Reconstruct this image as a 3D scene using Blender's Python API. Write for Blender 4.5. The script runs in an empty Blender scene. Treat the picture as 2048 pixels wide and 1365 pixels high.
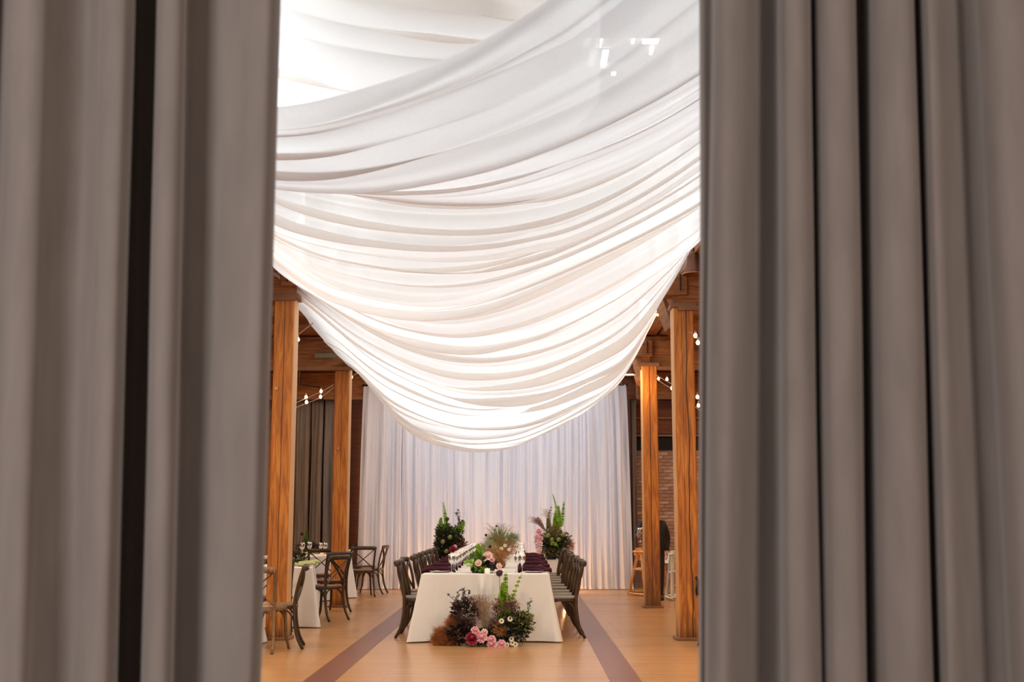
import bpy, math, random
from mathutils import Vector, Matrix, noise
R = math.radians
S = bpy.context.scene
COL = S.collection
random.seed(7)

# ------------------------------------------------------------------ camera, world, light, exposure
F = 2400.0
CAM = Vector((0.43, 0.0, 1.41))
PITCH = math.atan((1035 - 682.5) / F)
YAW = math.atan((1045 - 1024) * math.cos(PITCH) / F)
cd = bpy.data.cameras.new('camera'); cam = bpy.data.objects.new('camera', cd); COL.objects.link(cam)
cd.sensor_width = 36.0; cd.lens = F / 2048 * 36.0
cd.clip_start = 0.05; cd.clip_end = 200
cd.dof.use_dof = True; cd.dof.focus_distance = 14.5; cd.dof.aperture_fstop = 3.4
cam.location = CAM; cam.rotation_euler = (math.pi / 2 + PITCH, 0, YAW)
S.camera = cam
RM = Matrix.Rotation(YAW, 3, 'Z') @ Matrix.Rotation(math.pi / 2 + PITCH, 3, 'X')
def ray(px, py): return RM @ Vector(((px - 1024) / F, (682.5 - py) / F, -1.0))
def at(px, py, Y):
    d = ray(px, py); return CAM + d * ((Y - CAM.y) / d.y)
def flat(px, py, z=0.0):
    d = ray(px, py); return CAM + d * ((z - CAM.z) / d.z)

w = bpy.data.worlds.new('world'); S.world = w; w.use_nodes = True
w.node_tree.nodes['Background'].inputs[0].default_value = (0.80, 0.90, 1.0, 1)
w.node_tree.nodes['Background'].inputs[1].default_value = 0.22
S.view_settings.view_transform = 'Standard'; S.view_settings.look = 'None'
S.view_settings.gamma = 1; S.view_settings.use_curve_mapping = False
S.view_settings.exposure = 0.12
try:
    S.cycles.max_bounces = 10; S.cycles.transparent_max_bounces = 24; S.cycles.diffuse_bounces = 5
    S.cycles.sample_clamp_indirect = 4.0; S.cycles.use_denoising = True
    S.cycles.caustics_reflective = False; S.cycles.caustics_refractive = False
except Exception: pass

def area(name, loc, rot, sx, sy, power, col, spread=180):
    l = bpy.data.lights.new(name, 'AREA'); l.shape = 'RECTANGLE'; l.size = sx; l.size_y = sy
    l.energy = power; l.color = col; l.spread = R(spread)
    o = bpy.data.objects.new(name, l); o.location = loc; o.rotation_euler = rot; COL.objects.link(o); return o
def point(name, loc, power, col, rad=0.05):
    l = bpy.data.lights.new(name, 'POINT'); l.energy = power; l.color = col; l.shadow_soft_size = rad
    o = bpy.data.objects.new(name, l); o.location = loc; COL.objects.link(o); return o
DAY = (0.86, 0.94, 1.0); WARM = (1.0, 0.62, 0.30); HOT = (1.0, 0.50, 0.18)
# daylight through the clerestory windows on both sides of the nave, above the aisles
area('clerestory_daylight_left', (-2.50, 14.9, 5.75), (0, R(-60), 0), 1.5, 18.6, 490, DAY)
area('clerestory_daylight_right', (2.50, 14.9, 5.75), (0, R(60), 0), 1.5, 18.6, 440, DAY)
# skylight of the monitor roof
area('skylight_daylight', (0, 15.4, 7.9), (0, 0, 0), 4.0, 17, 110, DAY)
# fill lights added behind the camera to light the velvet curtains
area('foyer_fill_left', (-3.2, -1.6, 2.3), (R(84), 0, R(-42)), 2.2, 2.6, 185, (1.0, 0.97, 0.97))
area('foyer_fill_right', (4.0, -2.0, 2.0), (R(88), 0, R(48)), 1.4, 2.0, 125, (1.0, 0.90, 0.82))
# backlight added behind the sheer drapes to brighten them
area('sheer_backlight', (0, 24.86, 2.2), (R(-90), 0, 0), 5.0, 3.6, 32, (0.88, 0.94, 1.0))
# warm fill lights added over the aisles, aimed at the table and the open floor
for sx in (-1, 1):
    area('front_fill', (sx * 3.0, 9.6, 4.05), (R(38), 0, R(sx * 22)), 0.4, 0.4, 34, (1.0, 0.76, 0.52), 120)
    area('floor_fill', (sx * 2.9, 8.0, 4.05), (R(12), 0, R(sx * 60)), 0.4, 0.4, 24, (1.0, 0.66, 0.36), 130)
# tungsten house lamps in the aisles
for yy in (12.0, 16.8, 21.8):
    area('aisle_lamp_left', (-4.4, yy, 4.1), (0, 0, 0), 0.5, 1.2, 84, WARM)
    area('aisle_lamp_right', (4.4, yy, 4.1), (0, 0, 0), 0.5, 1.2, 84, WARM)

# ------------------------------------------------------------------ materials
def new_mat(name):
    m = bpy.data.materials.new(name); m.use_nodes = True
    nt = m.node_tree; b = nt.nodes['Principled BSDF']; return m, nt, b
def rgb(*c): return (c[0], c[1], c[2], 1)
def simple(name, c, rough=0.6, metal=0.0, var=0.15, scale=8.0, bump=0.0, sheen=0.0, stretch=(1, 1, 1), emis=None, spec=0.5):
    m, nt, b = new_mat(name); N, L = nt.nodes, nt.links
    b.inputs['Roughness'].default_value = rough; b.inputs['Metallic'].default_value = metal
    b.inputs['Specular IOR Level'].default_value = spec
    if sheen:
        b.inputs['Sheen Weight'].default_value = sheen; b.inputs['Sheen Roughness'].default_value = 0.5
    tc = N.new('ShaderNodeTexCoord'); mp = N.new('ShaderNodeMapping'); mp.inputs['Scale'].default_value = stretch
    nz = N.new('ShaderNodeTexNoise'); nz.inputs['Scale'].default_value = scale; nz.inputs['Detail'].default_value = 4
    L.new(tc.outputs['Object'], mp.inputs[0]); L.new(mp.outputs[0], nz.inputs['Vector'])
    cr = N.new('ShaderNodeValToRGB')
    cr.color_ramp.elements[0].position = 0.3; cr.color_ramp.elements[1].position = 0.7
    cr.color_ramp.elements[0].color = rgb(*[max(0, x * (1 - var)) for x in c])
    cr.color_ramp.elements[1].color = rgb(*[min(1, x * (1 + var)) for x in c])
    L.new(nz.outputs['Fac'], cr.inputs[0]); L.new(cr.outputs[0], b.inputs['Base Color'])
    if bump:
        bp = N.new('ShaderNodeBump'); bp.inputs['Strength'].default_value = bump; bp.inputs['Distance'].default_value = 0.01
        L.new(nz.outputs['Fac'], bp.inputs['Height']); L.new(bp.outputs[0], b.inputs['Normal'])
    if emis:
        b.inputs['Emission Color'].default_value = rgb(*emis[0]); b.inputs['Emission Strength'].default_value = emis[1]
    return m
def wood(name, c1, c2, c3, axis='Z', rough=0.6, scale=1.0, crack=None, knots=True, dirt=None, lit_edge=None):
    m, nt, b = new_mat(name); N, L = nt.nodes, nt.links
    b.inputs['Roughness'].default_value = rough
    tc = N.new('ShaderNodeTexCoord'); mp = N.new('ShaderNodeMapping')
    st = {'X': (1.2, 14, 14), 'Y': (14, 1.2, 14), 'Z': (14, 14, 1.2)}[axis]
    mp.inputs['Scale'].default_value = [s * scale for s in st]
    nz = N.new('ShaderNodeTexNoise'); nz.inputs['Scale'].default_value = 1.6; nz.inputs['Detail'].default_value = 6
    nz.inputs['Distortion'].default_value = 1.2
    L.new(tc.outputs['Object'], mp.inputs[0]); L.new(mp.outputs[0], nz.inputs['Vector'])
    cr = N.new('ShaderNodeValToRGB'); e = cr.color_ramp.elements
    e[0].position = 0.33; e[0].color = rgb(*c1); e[1].position = 0.66; e[1].color = rgb(*c3)
    k = e.new(0.5); k.color = rgb(*c2)
    L.new(nz.outputs['Fac'], cr.inputs[0]); out = cr.outputs[0]
    def mul(a, fac, dark):
        mx = N.new('ShaderNodeMix'); mx.data_type = 'RGBA'
        L.new(fac, mx.inputs['Factor']); L.new(a, mx.inputs[6]); mx.inputs[7].default_value = rgb(*dark); return mx.outputs[2]
    n2 = N.new('ShaderNodeTexNoise'); n2.inputs['Scale'].default_value = 1.3; n2.inputs['Detail'].default_value = 3
    L.new(tc.outputs['Object'], n2.inputs['Vector'])
    r2 = N.new('ShaderNodeMapRange'); r2.inputs[1].default_value = 0.5; r2.inputs[2].default_value = 0.8
    r2.inputs[3].default_value = 0; r2.inputs[4].default_value = 0.6
    L.new(n2.outputs['Fac'], r2.inputs[0]); out = mul(out, r2.outputs[0], c1)
    if knots:
        vo = N.new('ShaderNodeTexVoronoi'); vo.inputs['Scale'].default_value = 1.7 * scale
        L.new(tc.outputs['Object'], vo.inputs['Vector'])
        kr = N.new('ShaderNodeMapRange'); kr.inputs[1].default_value = 0.05; kr.inputs[2].default_value = 0.10
        kr.inputs[3].default_value = 0.85; kr.inputs[4].default_value = 0
        L.new(vo.outputs['Distance'], kr.inputs[0]); out = mul(out, kr.outputs[0], [x * .35 for x in c1])
    bh = nz.outputs['Fac']
    if crack:
        for (cx, wob, wd) in crack:
            sp = N.new('ShaderNodeSeparateXYZ'); L.new(tc.outputs['Object'], sp.inputs[0])
            cb = N.new('ShaderNodeCombineXYZ'); L.new(sp.outputs[2], cb.inputs[2]); cb.inputs[0].default_value = cx * 50
            cn = N.new('ShaderNodeTexNoise'); cn.inputs['Scale'].default_value = 1.1; cn.inputs['Detail'].default_value = 5
            L.new(cb.outputs[0], cn.inputs['Vector'])
            m1 = N.new('ShaderNodeMath'); m1.operation = 'MULTIPLY_ADD'; m1.inputs[1].default_value = wob; m1.inputs[2].default_value = cx - wob * .5
            L.new(cn.outputs['Fac'], m1.inputs[0])
            m2 = N.new('ShaderNodeMath'); m2.operation = 'SUBTRACT'; L.new(sp.outputs[0], m2.inputs[0]); L.new(m1.outputs[0], m2.inputs[1])
            m3 = N.new('ShaderNodeMath'); m3.operation = 'ABSOLUTE'; L.new(m2.outputs[0], m3.inputs[0])
            mr = N.new('ShaderNodeMapRange'); mr.inputs[1].default_value = wd * .45; mr.inputs[2].default_value = wd
            mr.inputs[3].default_value = 0.93; mr.inputs[4].default_value = 0
            L.new(m3.outputs[0], mr.inputs[0]); out = mul(out, mr.outputs[0], (0.02, 0.006, 0.002))
    if lit_edge:  # daylight on the nave-facing side, painted in as a paler strip
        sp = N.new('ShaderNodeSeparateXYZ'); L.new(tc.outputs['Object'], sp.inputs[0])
        sa = N.new('ShaderNodeMath'); sa.operation = 'MULTIPLY_ADD'; sa.inputs[1].default_value = 1 if lit_edge > 0 else -1
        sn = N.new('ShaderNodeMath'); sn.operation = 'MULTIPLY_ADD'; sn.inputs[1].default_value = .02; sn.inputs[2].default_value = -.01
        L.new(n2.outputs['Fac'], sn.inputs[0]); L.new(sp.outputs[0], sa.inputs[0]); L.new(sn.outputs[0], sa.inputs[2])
        sr = N.new('ShaderNodeMapRange'); sr.inputs[1].default_value = abs(lit_edge); sr.inputs[2].default_value = abs(lit_edge) + .012
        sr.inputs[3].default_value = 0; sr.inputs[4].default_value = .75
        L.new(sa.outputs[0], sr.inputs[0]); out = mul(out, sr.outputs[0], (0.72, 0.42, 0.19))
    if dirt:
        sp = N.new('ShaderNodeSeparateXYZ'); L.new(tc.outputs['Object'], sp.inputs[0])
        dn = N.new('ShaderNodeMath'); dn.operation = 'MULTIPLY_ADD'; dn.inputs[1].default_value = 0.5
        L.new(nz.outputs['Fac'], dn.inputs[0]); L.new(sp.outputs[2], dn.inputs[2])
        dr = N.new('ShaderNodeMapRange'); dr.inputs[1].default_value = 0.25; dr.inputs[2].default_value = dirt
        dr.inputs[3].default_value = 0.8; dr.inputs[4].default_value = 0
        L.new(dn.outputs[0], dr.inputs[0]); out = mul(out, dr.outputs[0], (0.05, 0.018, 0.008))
    L.new(out, b.inputs['Base Color'])
    bp = N.new('ShaderNodeBump'); bp.inputs['Strength'].default_value = 0.35; bp.inputs['Distance'].default_value = 0.004
    L.new(bh, bp.inputs['Height']); L.new(bp.outputs[0], b.inputs['Normal'])
    return m
def cloth(name, c, transl=0.5, clear=0.0, rough=0.9, scale=(60, 60, 60), var=0.04):
    m = bpy.data.materials.new(name); m.use_nodes = True; nt = m.node_tree; N, L = nt.nodes, nt.links
    N.remove(N['Principled BSDF']); out = N['Material Output']
    tc = N.new('ShaderNodeTexCoord'); mp = N.new('ShaderNodeMapping'); mp.inputs['Scale'].default_value = scale
    nz = N.new('ShaderNodeTexNoise'); nz.inputs['Scale'].default_value = 1; nz.inputs['Detail'].default_value = 3
    L.new(tc.outputs['Object'], mp.inputs[0]); L.new(mp.outputs[0], nz.inputs['Vector'])
    cr = N.new('ShaderNodeValToRGB'); cr.color_ramp.elements[0].color = rgb(*[x * (1 - var) for x in c])
    cr.color_ramp.elements[1].color = rgb(*[min(1, x * (1 + var)) for x in c]); L.new(nz.outputs['Fac'], cr.inputs[0])
    d = N.new('ShaderNodeBsdfDiffuse'); t = N.new('ShaderNodeBsdfTranslucent')
    L.new(cr.outputs[0], d.inputs[0]); L.new(cr.outputs[0], t.inputs[0])
    mx = N.new('ShaderNodeMixShader'); mx.inputs[0].default_value = transl
    L.new(d.outputs[0], mx.inputs[1]); L.new(t.outputs[0], mx.inputs[2]); o = mx.outputs[0]
    if clear:
        tr = N.new('ShaderNodeBsdfTransparent'); m2 = N.new('ShaderNodeMixShader'); m2.inputs[0].default_value = clear
        L.new(o, m2.inputs[1]); L.new(tr.outputs[0], m2.inputs[2]); o = m2.outputs[0]
    L.new(o, out.inputs[0]); return m
def glass_mat(name, tint=(1, 1, 1), clear=0.78):
    m = bpy.data.materials.new(name); m.use_nodes = True; nt = m.node_tree; N, L = nt.nodes, nt.links
    N.remove(N['Principled BSDF']); out = N['Material Output']
    tr = N.new('ShaderNodeBsdfTransparent'); tr.inputs[0].default_value = rgb(*tint)
    g = N.new('ShaderNodeBsdfGlossy'); g.inputs['Roughness'].default_value = 0.06; g.inputs[0].default_value = (1, 1, 1, 1)
    lw = N.new('ShaderNodeLayerWeight'); lw.inputs[0].default_value = 0.45
    mr = N.new('ShaderNodeMapRange'); mr.inputs[3].default_value = 1 - clear; mr.inputs[4].default_value = 0.85
    L.new(lw.outputs['Facing'], mr.inputs[0])
    mx = N.new('ShaderNodeMixShader'); L.new(mr.outputs[0], mx.inputs[0]); L.new(tr.outputs[0], mx.inputs[1]); L.new(g.outputs[0], mx.inputs[2])
    L.new(mx.outputs[0], out.inputs[0]); return m
def emit(name, c, s):
    m = bpy.data.materials.new(name); m.use_nodes = True; nt = m.node_tree
    nt.nodes.remove(nt.nodes['Principled BSDF']); e = nt.nodes.new('ShaderNodeEmission')
    e.inputs[0].default_value = rgb(*c); e.inputs[1].default_value = s
    nt.links.new(e.outputs[0], nt.nodes['Material Output'].inputs[0]); return m
def floor_mat(name, c, cd_, rough=0.28):
    m, nt, b = new_mat(name); N, L = nt.nodes, nt.links
    tc = N.new('ShaderNodeTexCoord')
    br = N.new('ShaderNodeTexBrick'); br.inputs['Scale'].default_value = 1.0
    br.inputs['Brick Width'].default_value = 1.6; br.inputs['Row Height'].default_value = 0.057
    br.inputs['Mortar Size'].default_value = 0.0012; br.inputs['Bias'].default_value = 0.0
    br.inputs['Color1'].default_value = rgb(*c); br.inputs['Color2'].default_value = rgb(*[x * 0.86 for x in c])
    br.inputs['Mortar'].default_value = rgb(*cd_)
    L.new(tc.outputs['Object'], br.inputs['Vector'])
    mp = N.new('ShaderNodeMapping'); mp.inputs['Scale'].default_value = (1.5, 22, 1)
    nz = N.new('ShaderNodeTexNoise'); nz.inputs['Scale'].default_value = 1.5; nz.inputs['Detail'].default_value = 5
    L.new(tc.outputs['Object'], mp.inputs[0]); L.new(mp.outputs[0], nz.inputs['Vector'])
    mr = N.new('ShaderNodeMapRange'); mr.inputs[3].default_value = 0.74; mr.inputs[4].default_value = 1.24
    L.new(nz.outputs['Fac'], mr.inputs[0])
    mx = N.new('ShaderNodeMix'); mx.data_type = 'RGBA'; mx.blend_type = 'MULTIPLY'; mx.inputs['Factor'].default_value = 1
    L.new(br.outputs['Color'], mx.inputs[6])
    cb = N.new('ShaderNodeCombineXYZ')
    for i in range(3): L.new(mr.outputs[0], cb.inputs[i])
    L.new(cb.outputs[0], mx.inputs[7]); L.new(mx.outputs[2], b.inputs['Base Color'])
    b.inputs['Roughness'].default_value = rough
    bp = N.new('ShaderNodeBump'); bp.inputs['Strength'].default_value = 0.15; bp.inputs['Distance'].default_value = 0.002
    L.new(nz.outputs['Fac'], bp.inputs['Height']); L.new(bp.outputs[0], b.inputs['Normal'])
    return m

M = {}
M['floor'] = floor_mat('maple_floor', (0.49, 0.265, 0.115), (0.30, 0.15, 0.06), 0.26)
M['strip'] = floor_mat('walnut_strip', (0.20, 0.075, 0.045), (0.08, 0.025, 0.015), 0.30)
M['velvet'] = simple('taupe_velvet', (0.205, 0.17, 0.148), 0.85, var=0.10, scale=3.0, stretch=(6, 6, 1.2), sheen=0.45, bump=0.05)
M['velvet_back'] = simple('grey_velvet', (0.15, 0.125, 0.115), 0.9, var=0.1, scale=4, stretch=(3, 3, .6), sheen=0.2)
M['swag'] = cloth('white_chiffon', (0.93, 0.905, 0.875), 0.66, 0.20)
M['swag_dense'] = cloth('white_chiffon_dense', (0.93, 0.905, 0.875), 0.66, 0.08)
M['swag_heavy'] = cloth('white_chiffon_heavy', (0.92, 0.89, 0.87), 0.62, 0.09)
M['sheer'] = cloth('sheer_voile', (0.84, 0.845, 0.90), 0.45, 0.04, scale=(30, 30, 2))
M['linen'] = cloth('ivory_linen', (0.76, 0.74, 0.69), 0.06, scale=(40, 40, 40))
M['linen_white'] = cloth('white_linen', (0.78, 0.78, 0.76), 0.06, scale=(40, 40, 40))
M['beam'] = wood('fir_beam', (0.14, 0.042, 0.007), (0.24, 0.080, 0.014), (0.33, 0.125, 0.025), 'X', 0.65)
M['beam_y'] = wood('fir_girder', (0.14, 0.042, 0.007), (0.24, 0.080, 0.014), (0.33, 0.125, 0.025), 'Y', 0.65)
M['post'] = wood('fir_post', (0.27, 0.080, 0.008), (0.42, 0.140, 0.015), (0.56, 0.225, 0.032), 'Z', 0.6)
M['ceil'] = wood('ceiling_planks', (0.18, 0.06, 0.018), (0.28, 0.10, 0.03), (0.36, 0.14, 0.045), 'X', 0.7)
M['clad'] = wood('brown_cladding', (0.11, 0.026, 0.005), (0.14, 0.036, 0.008), (0.17, 0.05, 0.012), 'X', 0.7, knots=False)
M['ledge'] = simple('ledge_wood', (0.20, 0.085, 0.035), 0.6)
M['chair'] = wood('weathered_walnut', (0.020, 0.010, 0.004), (0.045, 0.023, 0.009), (0.085, 0.047, 0.019), 'Z', 0.42, 2.0, knots=False)
M['chair_dark'] = wood('dark_walnut', (0.012, 0.006, 0.003), (0.025, 0.012, 0.006), (0.045, 0.024, 0.012), 'Z', 0.42, 2.0, knots=False)
M['chair_gold'] = wood('honey_walnut', (0.12, 0.062, 0.026), (0.20, 0.11, 0.048), (0.29, 0.17, 0.08), 'Z', 0.42, 2.0, knots=False)
M['rush'] = simple('rush_seat', (0.26, 0.215, 0.16), 0.8, var=0.25, scale=50, stretch=(1, 5, 1), bump=0.2)
M['seat_wood'] = wood('seat_wood', (0.13, 0.065, 0.03), (0.20, 0.105, 0.05), (0.27, 0.15, 0.075), 'Y', 0.4, 1.5, knots=False)
M['plum'] = simple('plum_napkin', (0.040, 0.004, 0.012), 0.8, var=0.3, scale=20, spec=0.15)
M['china'] = simple('white_china', (0.78, 0.77, 0.75), 0.25, var=0.02)
M['glass'] = glass_mat('clear_glass', (0.97, 0.98, 0.98), 0.72)
M['wine'] = simple('red_wine', (0.05, 0.002, 0.006), 0.1, var=0.05)
M['green_napkin'] = simple('sage_napkin', (0.40, 0.45, 0.20), 0.8, var=0.15, scale=14)
M['wax'] = simple('white_votive', (0.8, 0.78, 0.74), 0.35, var=0.03, emis=((1, 0.6, 0.3), 0.25))
M['flame'] = emit('candle_flame', (1.0, 0.62, 0.25), 18)
M['bulb'] = emit('lit_bulb', (1.0, 0.62, 0.28), 16)
M['lamp_glow'] = emit('lamp_glow', (1.0, 0.78, 0.45), 14)
M['iron'] = simple('dark_iron', (0.035, 0.028, 0.024), 0.5, 0.6, var=0.3)
M['can'] = simple('rusty_lamp_can', (0.16, 0.06, 0.028), 0.45, 0.4, var=0.3)
M['cable'] = simple('tan_cable', (0.30, 0.15, 0.08), 0.6)
M['brass'] = simple('brass_socket', (0.35, 0.17, 0.07), 0.4, 0.7)
M['plaster'] = simple('plaster', (0.55, 0.51, 0.47), 0.9, var=0.05, scale=2)
M['plinth'] = simple('white_plinth', (0.72, 0.70, 0.68), 0.6, var=0.03)
M['orange_wood'] = wood('beech', (0.52, 0.22, 0.06), (0.66, 0.31, 0.10), (0.74, 0.40, 0.15), 'Z', 0.45, knots=False)
M['white_paint'] = simple('white_paint', (0.66, 0.63, 0.58), 0.5, var=0.06)
M['black'] = simple('black_cloth', (0.010, 0.009, 0.011), 0.8, var=0.2, sheen=0.1)
M['skin'] = simple('skin', (0.52, 0.29, 0.20), 0.5, var=0.06)
M['hair'] = simple('dark_hair', (0.018, 0.011, 0.008), 0.55, var=0.3, scale=40)
M['mortar'] = simple('mortar', (0.30, 0.21, 0.16), 0.95, var=0.2, bump=0.3)
_nt = M['mortar'].node_tree; _br = _nt.nodes.new('ShaderNodeTexBrick'); _tc = _nt.nodes.new('ShaderNodeTexCoord')
_sp = _nt.nodes.new('ShaderNodeSeparateXYZ'); _cb = _nt.nodes.new('ShaderNodeCombineXYZ')
_nt.links.new(_tc.outputs['Object'], _sp.inputs[0]); _nt.links.new(_sp.outputs[0], _cb.inputs[0]); _nt.links.new(_sp.outputs[2], _cb.inputs[1])
_nt.links.new(_cb.outputs[0], _br.inputs['Vector']); _br.inputs['Scale'].default_value = 1; _br.inputs['Brick Width'].default_value = .212
_br.inputs['Row Height'].default_value = .0715; _br.inputs['Mortar Size'].default_value = .006
_br.inputs['Color1'].default_value = (.36, .21, .15, 1); _br.inputs['Color2'].default_value = (.28, .16, .11, 1); _br.inputs['Mortar'].default_value = (.30, .21, .16, 1)
_nt.links.new(_br.outputs['Color'], _nt.nodes['Principled BSDF'].inputs['Base Color'])
BRK = [simple('brick_%s' % n, c, 0.9, var=0.22, scale=12, bump=0.4) for n, c in
       (('rose', (0.36, 0.21, 0.15)), ('brown', (0.30, 0.18, 0.13)), ('pale', (0.42, 0.28, 0.21)), ('umber', (0.33, 0.18, 0.12)))]
M['leaf_dark'] = simple('dark_leaf', (0.055, 0.080, 0.030), 0.5, var=0.5, scale=9)
M['leaf_deep'] = simple('deep_green_leaf', (0.022, 0.032, 0.016), 0.5, var=0.5, scale=9)
M['leaf_green'] = simple('fresh_leaf', (0.13, 0.23, 0.03), 0.5, var=0.4, scale=12)
M['leaf_lime'] = simple('lime_bell', (0.30, 0.50, 0.05), 0.5, var=0.35, scale=14)
M['leaf_olive'] = simple('olive_leaf', (0.20, 0.21, 0.07), 0.6, var=0.4, scale=12)
M['leaf_plum'] = simple('plum_leaf', (0.030, 0.014, 0.012), 0.5, var=0.4, scale=10)
M['rust'] = simple('rust_smoke_bush', (0.33, 0.12, 0.035), 0.9, var=0.4, scale=18)
M['amber'] = simple('amber_fern', (0.42, 0.20, 0.07), 0.9, var=0.4, scale=18)
M['straw'] = simple('straw_grass', (0.34, 0.23, 0.13), 0.85, var=0.3, scale=20)
M['mauve'] = simple('mauve_grass', (0.25, 0.13, 0.11), 0.9, var=0.35, scale=20)
M['pink'] = simple('pink_petal', (0.80, 0.43, 0.47), 0.6, var=0.18, scale=25)
M['blush'] = simple('blush_petal', (0.84, 0.60, 0.55), 0.6, var=0.12, scale=25)
M['red'] = simple('crimson_petal', (0.26, 0.012, 0.030), 0.6, var=0.3, scale=20)
M['globe'] = simple('allium_globe', (0.10, 0.055, 0.055), 0.8, var=0.5, scale=60)
M['anem'] = simple('cream_petal', (0.74, 0.66, 0.46), 0.6, var=0.08)
M['seedhead'] = simple('dark_seedhead', (0.030, 0.008, 0.010), 0.8, var=0.4, scale=40)
M['hydr'] = simple('olive_hydrangea', (0.30, 0.30, 0.10), 0.7, var=0.35, scale=30)
M['sky_pane'] = emit('lit_skylight_pane', (1.0, 0.97, 0.93), 13)

# ------------------------------------------------------------------ mesh building
class MB:
    def __init__(s): s.v = []; s.f = []
    def grid(s, fn, nu, nv, closeu=False):
        b = len(s.v)
        for j in range(nv + 1):
            for i in range(nu if closeu else nu + 1): s.v.append(tuple(fn(i / nu, j / nv)))
        W = nu if closeu else nu + 1
        for j in range(nv):
            for i in range(nu):
                a = b + j * W + i; c = b + j * W + (i + 1) % W
                s.f.append((a, c, c + W, a + W))
        return s
    def box(s, x0, x1, y0, y1, z0, z1, bev=0.0, mtx=None):
        b = len(s.v)
        if bev <= 0:
            P = [(x, y, z) for z in (z0, z1) for y in (y0, y1) for x in (x0, x1)]
            Fc = [(0, 2, 3, 1), (4, 5, 7, 6), (0, 1, 5, 4), (2, 6, 7, 3), (0, 4, 6, 2), (1, 3, 7, 5)]
        else:
            P = []; e = bev
            ring = [(x0 + e, y0), (x1 - e, y0), (x1, y0 + e), (x1, y1 - e), (x1 - e, y1), (x0 + e, y1), (x0, y1 - e), (x0, y0 + e)]
            cx, cy = (x0 + x1) / 2, (y0 + y1) / 2; fx = 1 - 2 * e / (x1 - x0); fy = 1 - 2 * e / (y1 - y0)
            for (z, sh) in ((z0, 1), (z0 + e, 0), (z1 - e, 0), (z1, 1)):
                for (x, y) in ring:
                    P.append((cx + (x - cx) * (fx if sh else 1), cy + (y - cy) * (fy if sh else 1), z))
            Fc = [tuple(range(7, -1, -1)), tuple(range(24, 32))]
            for k in range(3):
                for i in range(8):
                    a = k * 8 + i; c = k * 8 + (i + 1) % 8; Fc.append((a, c, c + 8, a + 8))
        for p in P:
            q = mtx @ Vector(p) if mtx else p
            s.v.append(tuple(q))
        for f in Fc: s.f.append(tuple(b + i for i in f))
        return s
    def tube(s, pts, rad, n=8, flatn=None, cap=True):
        # pts: path, rad: number or list; flatn=(wx, wy) gives an oval section scale
        pts = [Vector(p) for p in pts]; b = len(s.v); K = len(pts)
        if not isinstance(rad, (list, tuple)): rad = [rad] * K
        t0 = (pts[1] - pts[0]).normalized()
        up = Vector((0, 0, 1)) if abs(t0.z) < 0.9 else Vector((0, 1, 0))
        a = t0.cross(up).normalized()
        for i, p in enumerate(pts):
            t = (pts[min(i + 1, K - 1)] - pts[max(i - 1, 0)]).normalized()
            a = (a - t * a.dot(t)).normalized(); c = t.cross(a)
            fx, fy = flatn if flatn else (1, 1)
            for k in range(n):
                an = 2 * math.pi * k / n
                q = p + a * (math.cos(an) * rad[i] * fx) + c * (math.sin(an) * rad[i] * fy); s.v.append(tuple(q))
        for i in range(K - 1):
            for k in range(n):
                x = b + i * n + k; y = b + i * n + (k + 1) % n
                s.f.append((x, y, y + n, x + n))
        if cap:
            s.f.append(tuple(b + k for k in range(n - 1, -1, -1))); s.f.append(tuple(b + (K - 1) * n + k for k in range(n)))
        return s
    def lathe(s, prof, n=16, c=(0, 0, 0)):
        b = len(s.v)
        for (r, z) in prof:
            for k in range(n):
                an = 2 * math.pi * k / n; s.v.append((c[0] + r * math.cos(an), c[1] + r * math.sin(an), c[2] + z))
        for i in range(len(prof) - 1):
            for k in range(n):
                x = b + i * n + k; y = b + i * n + (k + 1) % n; s.f.append((x, y, y + n, x + n))
        return s
    def ball(s, c, r, n=10, sz=1.0, jit=0.0):
        c = Vector(c)
        prof = [(max(0.001, math.sin(math.pi * j / n)) * r, -math.cos(math.pi * j / n) * r * sz) for j in range(n + 1)]
        b = len(s.v); s.lathe(prof, n + 2, c)
        if jit:
            for i in range(b, len(s.v)):
                d = Vector(s.v[i]) - c; s.v[i] = tuple(c + d * (1 + random.uniform(-jit, jit)))
        return s
    def leaf(s, p, d, n, ln, wd, fold=0.25):
        p = Vector(p); d = Vector(d).normalized(); n = Vector(n); sd = d.cross(n)
        if sd.length < 1e-4: sd = d.orthogonal()
        sd.normalize(); up = sd.cross(d).normalized(); b = len(s.v)
        s.v += [tuple(p), tuple(p + d * ln * .45 + sd * wd * .5 + up * fold * wd), tuple(p + d * ln - up * ln * .12),
                tuple(p + d * ln * .45 - sd * wd * .5 + up * fold * wd), tuple(p + d * ln * .5)]
        s.f += [(b, b + 1, b + 4), (b + 1, b + 2, b + 4), (b + 2, b + 3, b + 4), (b + 3, b, b + 4)]
        return s
    def strand(s, pts, w0, w1=None):
        # thin flat ribbon
        b = len(s.v); K = len(pts); w1 = w0 * .3 if w1 is None else w1
        for i, p in enumerate(pts):
            p = Vector(p); t = Vector(pts[min(i + 1, K - 1)]) - Vector(pts[max(i - 1, 0)])
            sd = t.cross(Vector((0.1, 1, 0.05)))
            sd = sd.normalized() if sd.length > 1e-6 else Vector((1, 0, 0))
            ww = w0 + (w1 - w0) * i / (K - 1)
            s.v += [tuple(p - sd * ww * .5), tuple(p + sd * ww * .5)]
        for i in range(K - 1):
            a = b + 2 * i; s.f.append((a, a + 1, a + 3, a + 2))
        return s
    def mesh(s, name, mat, smooth=True):
        me = bpy.data.meshes.new(name); me.from_pydata(s.v, [], s.f)
        me.materials.append(mat)
        if smooth: me.polygons.foreach_set('use_smooth', [True] * len(me.polygons))
        me.update(); return me
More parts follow.
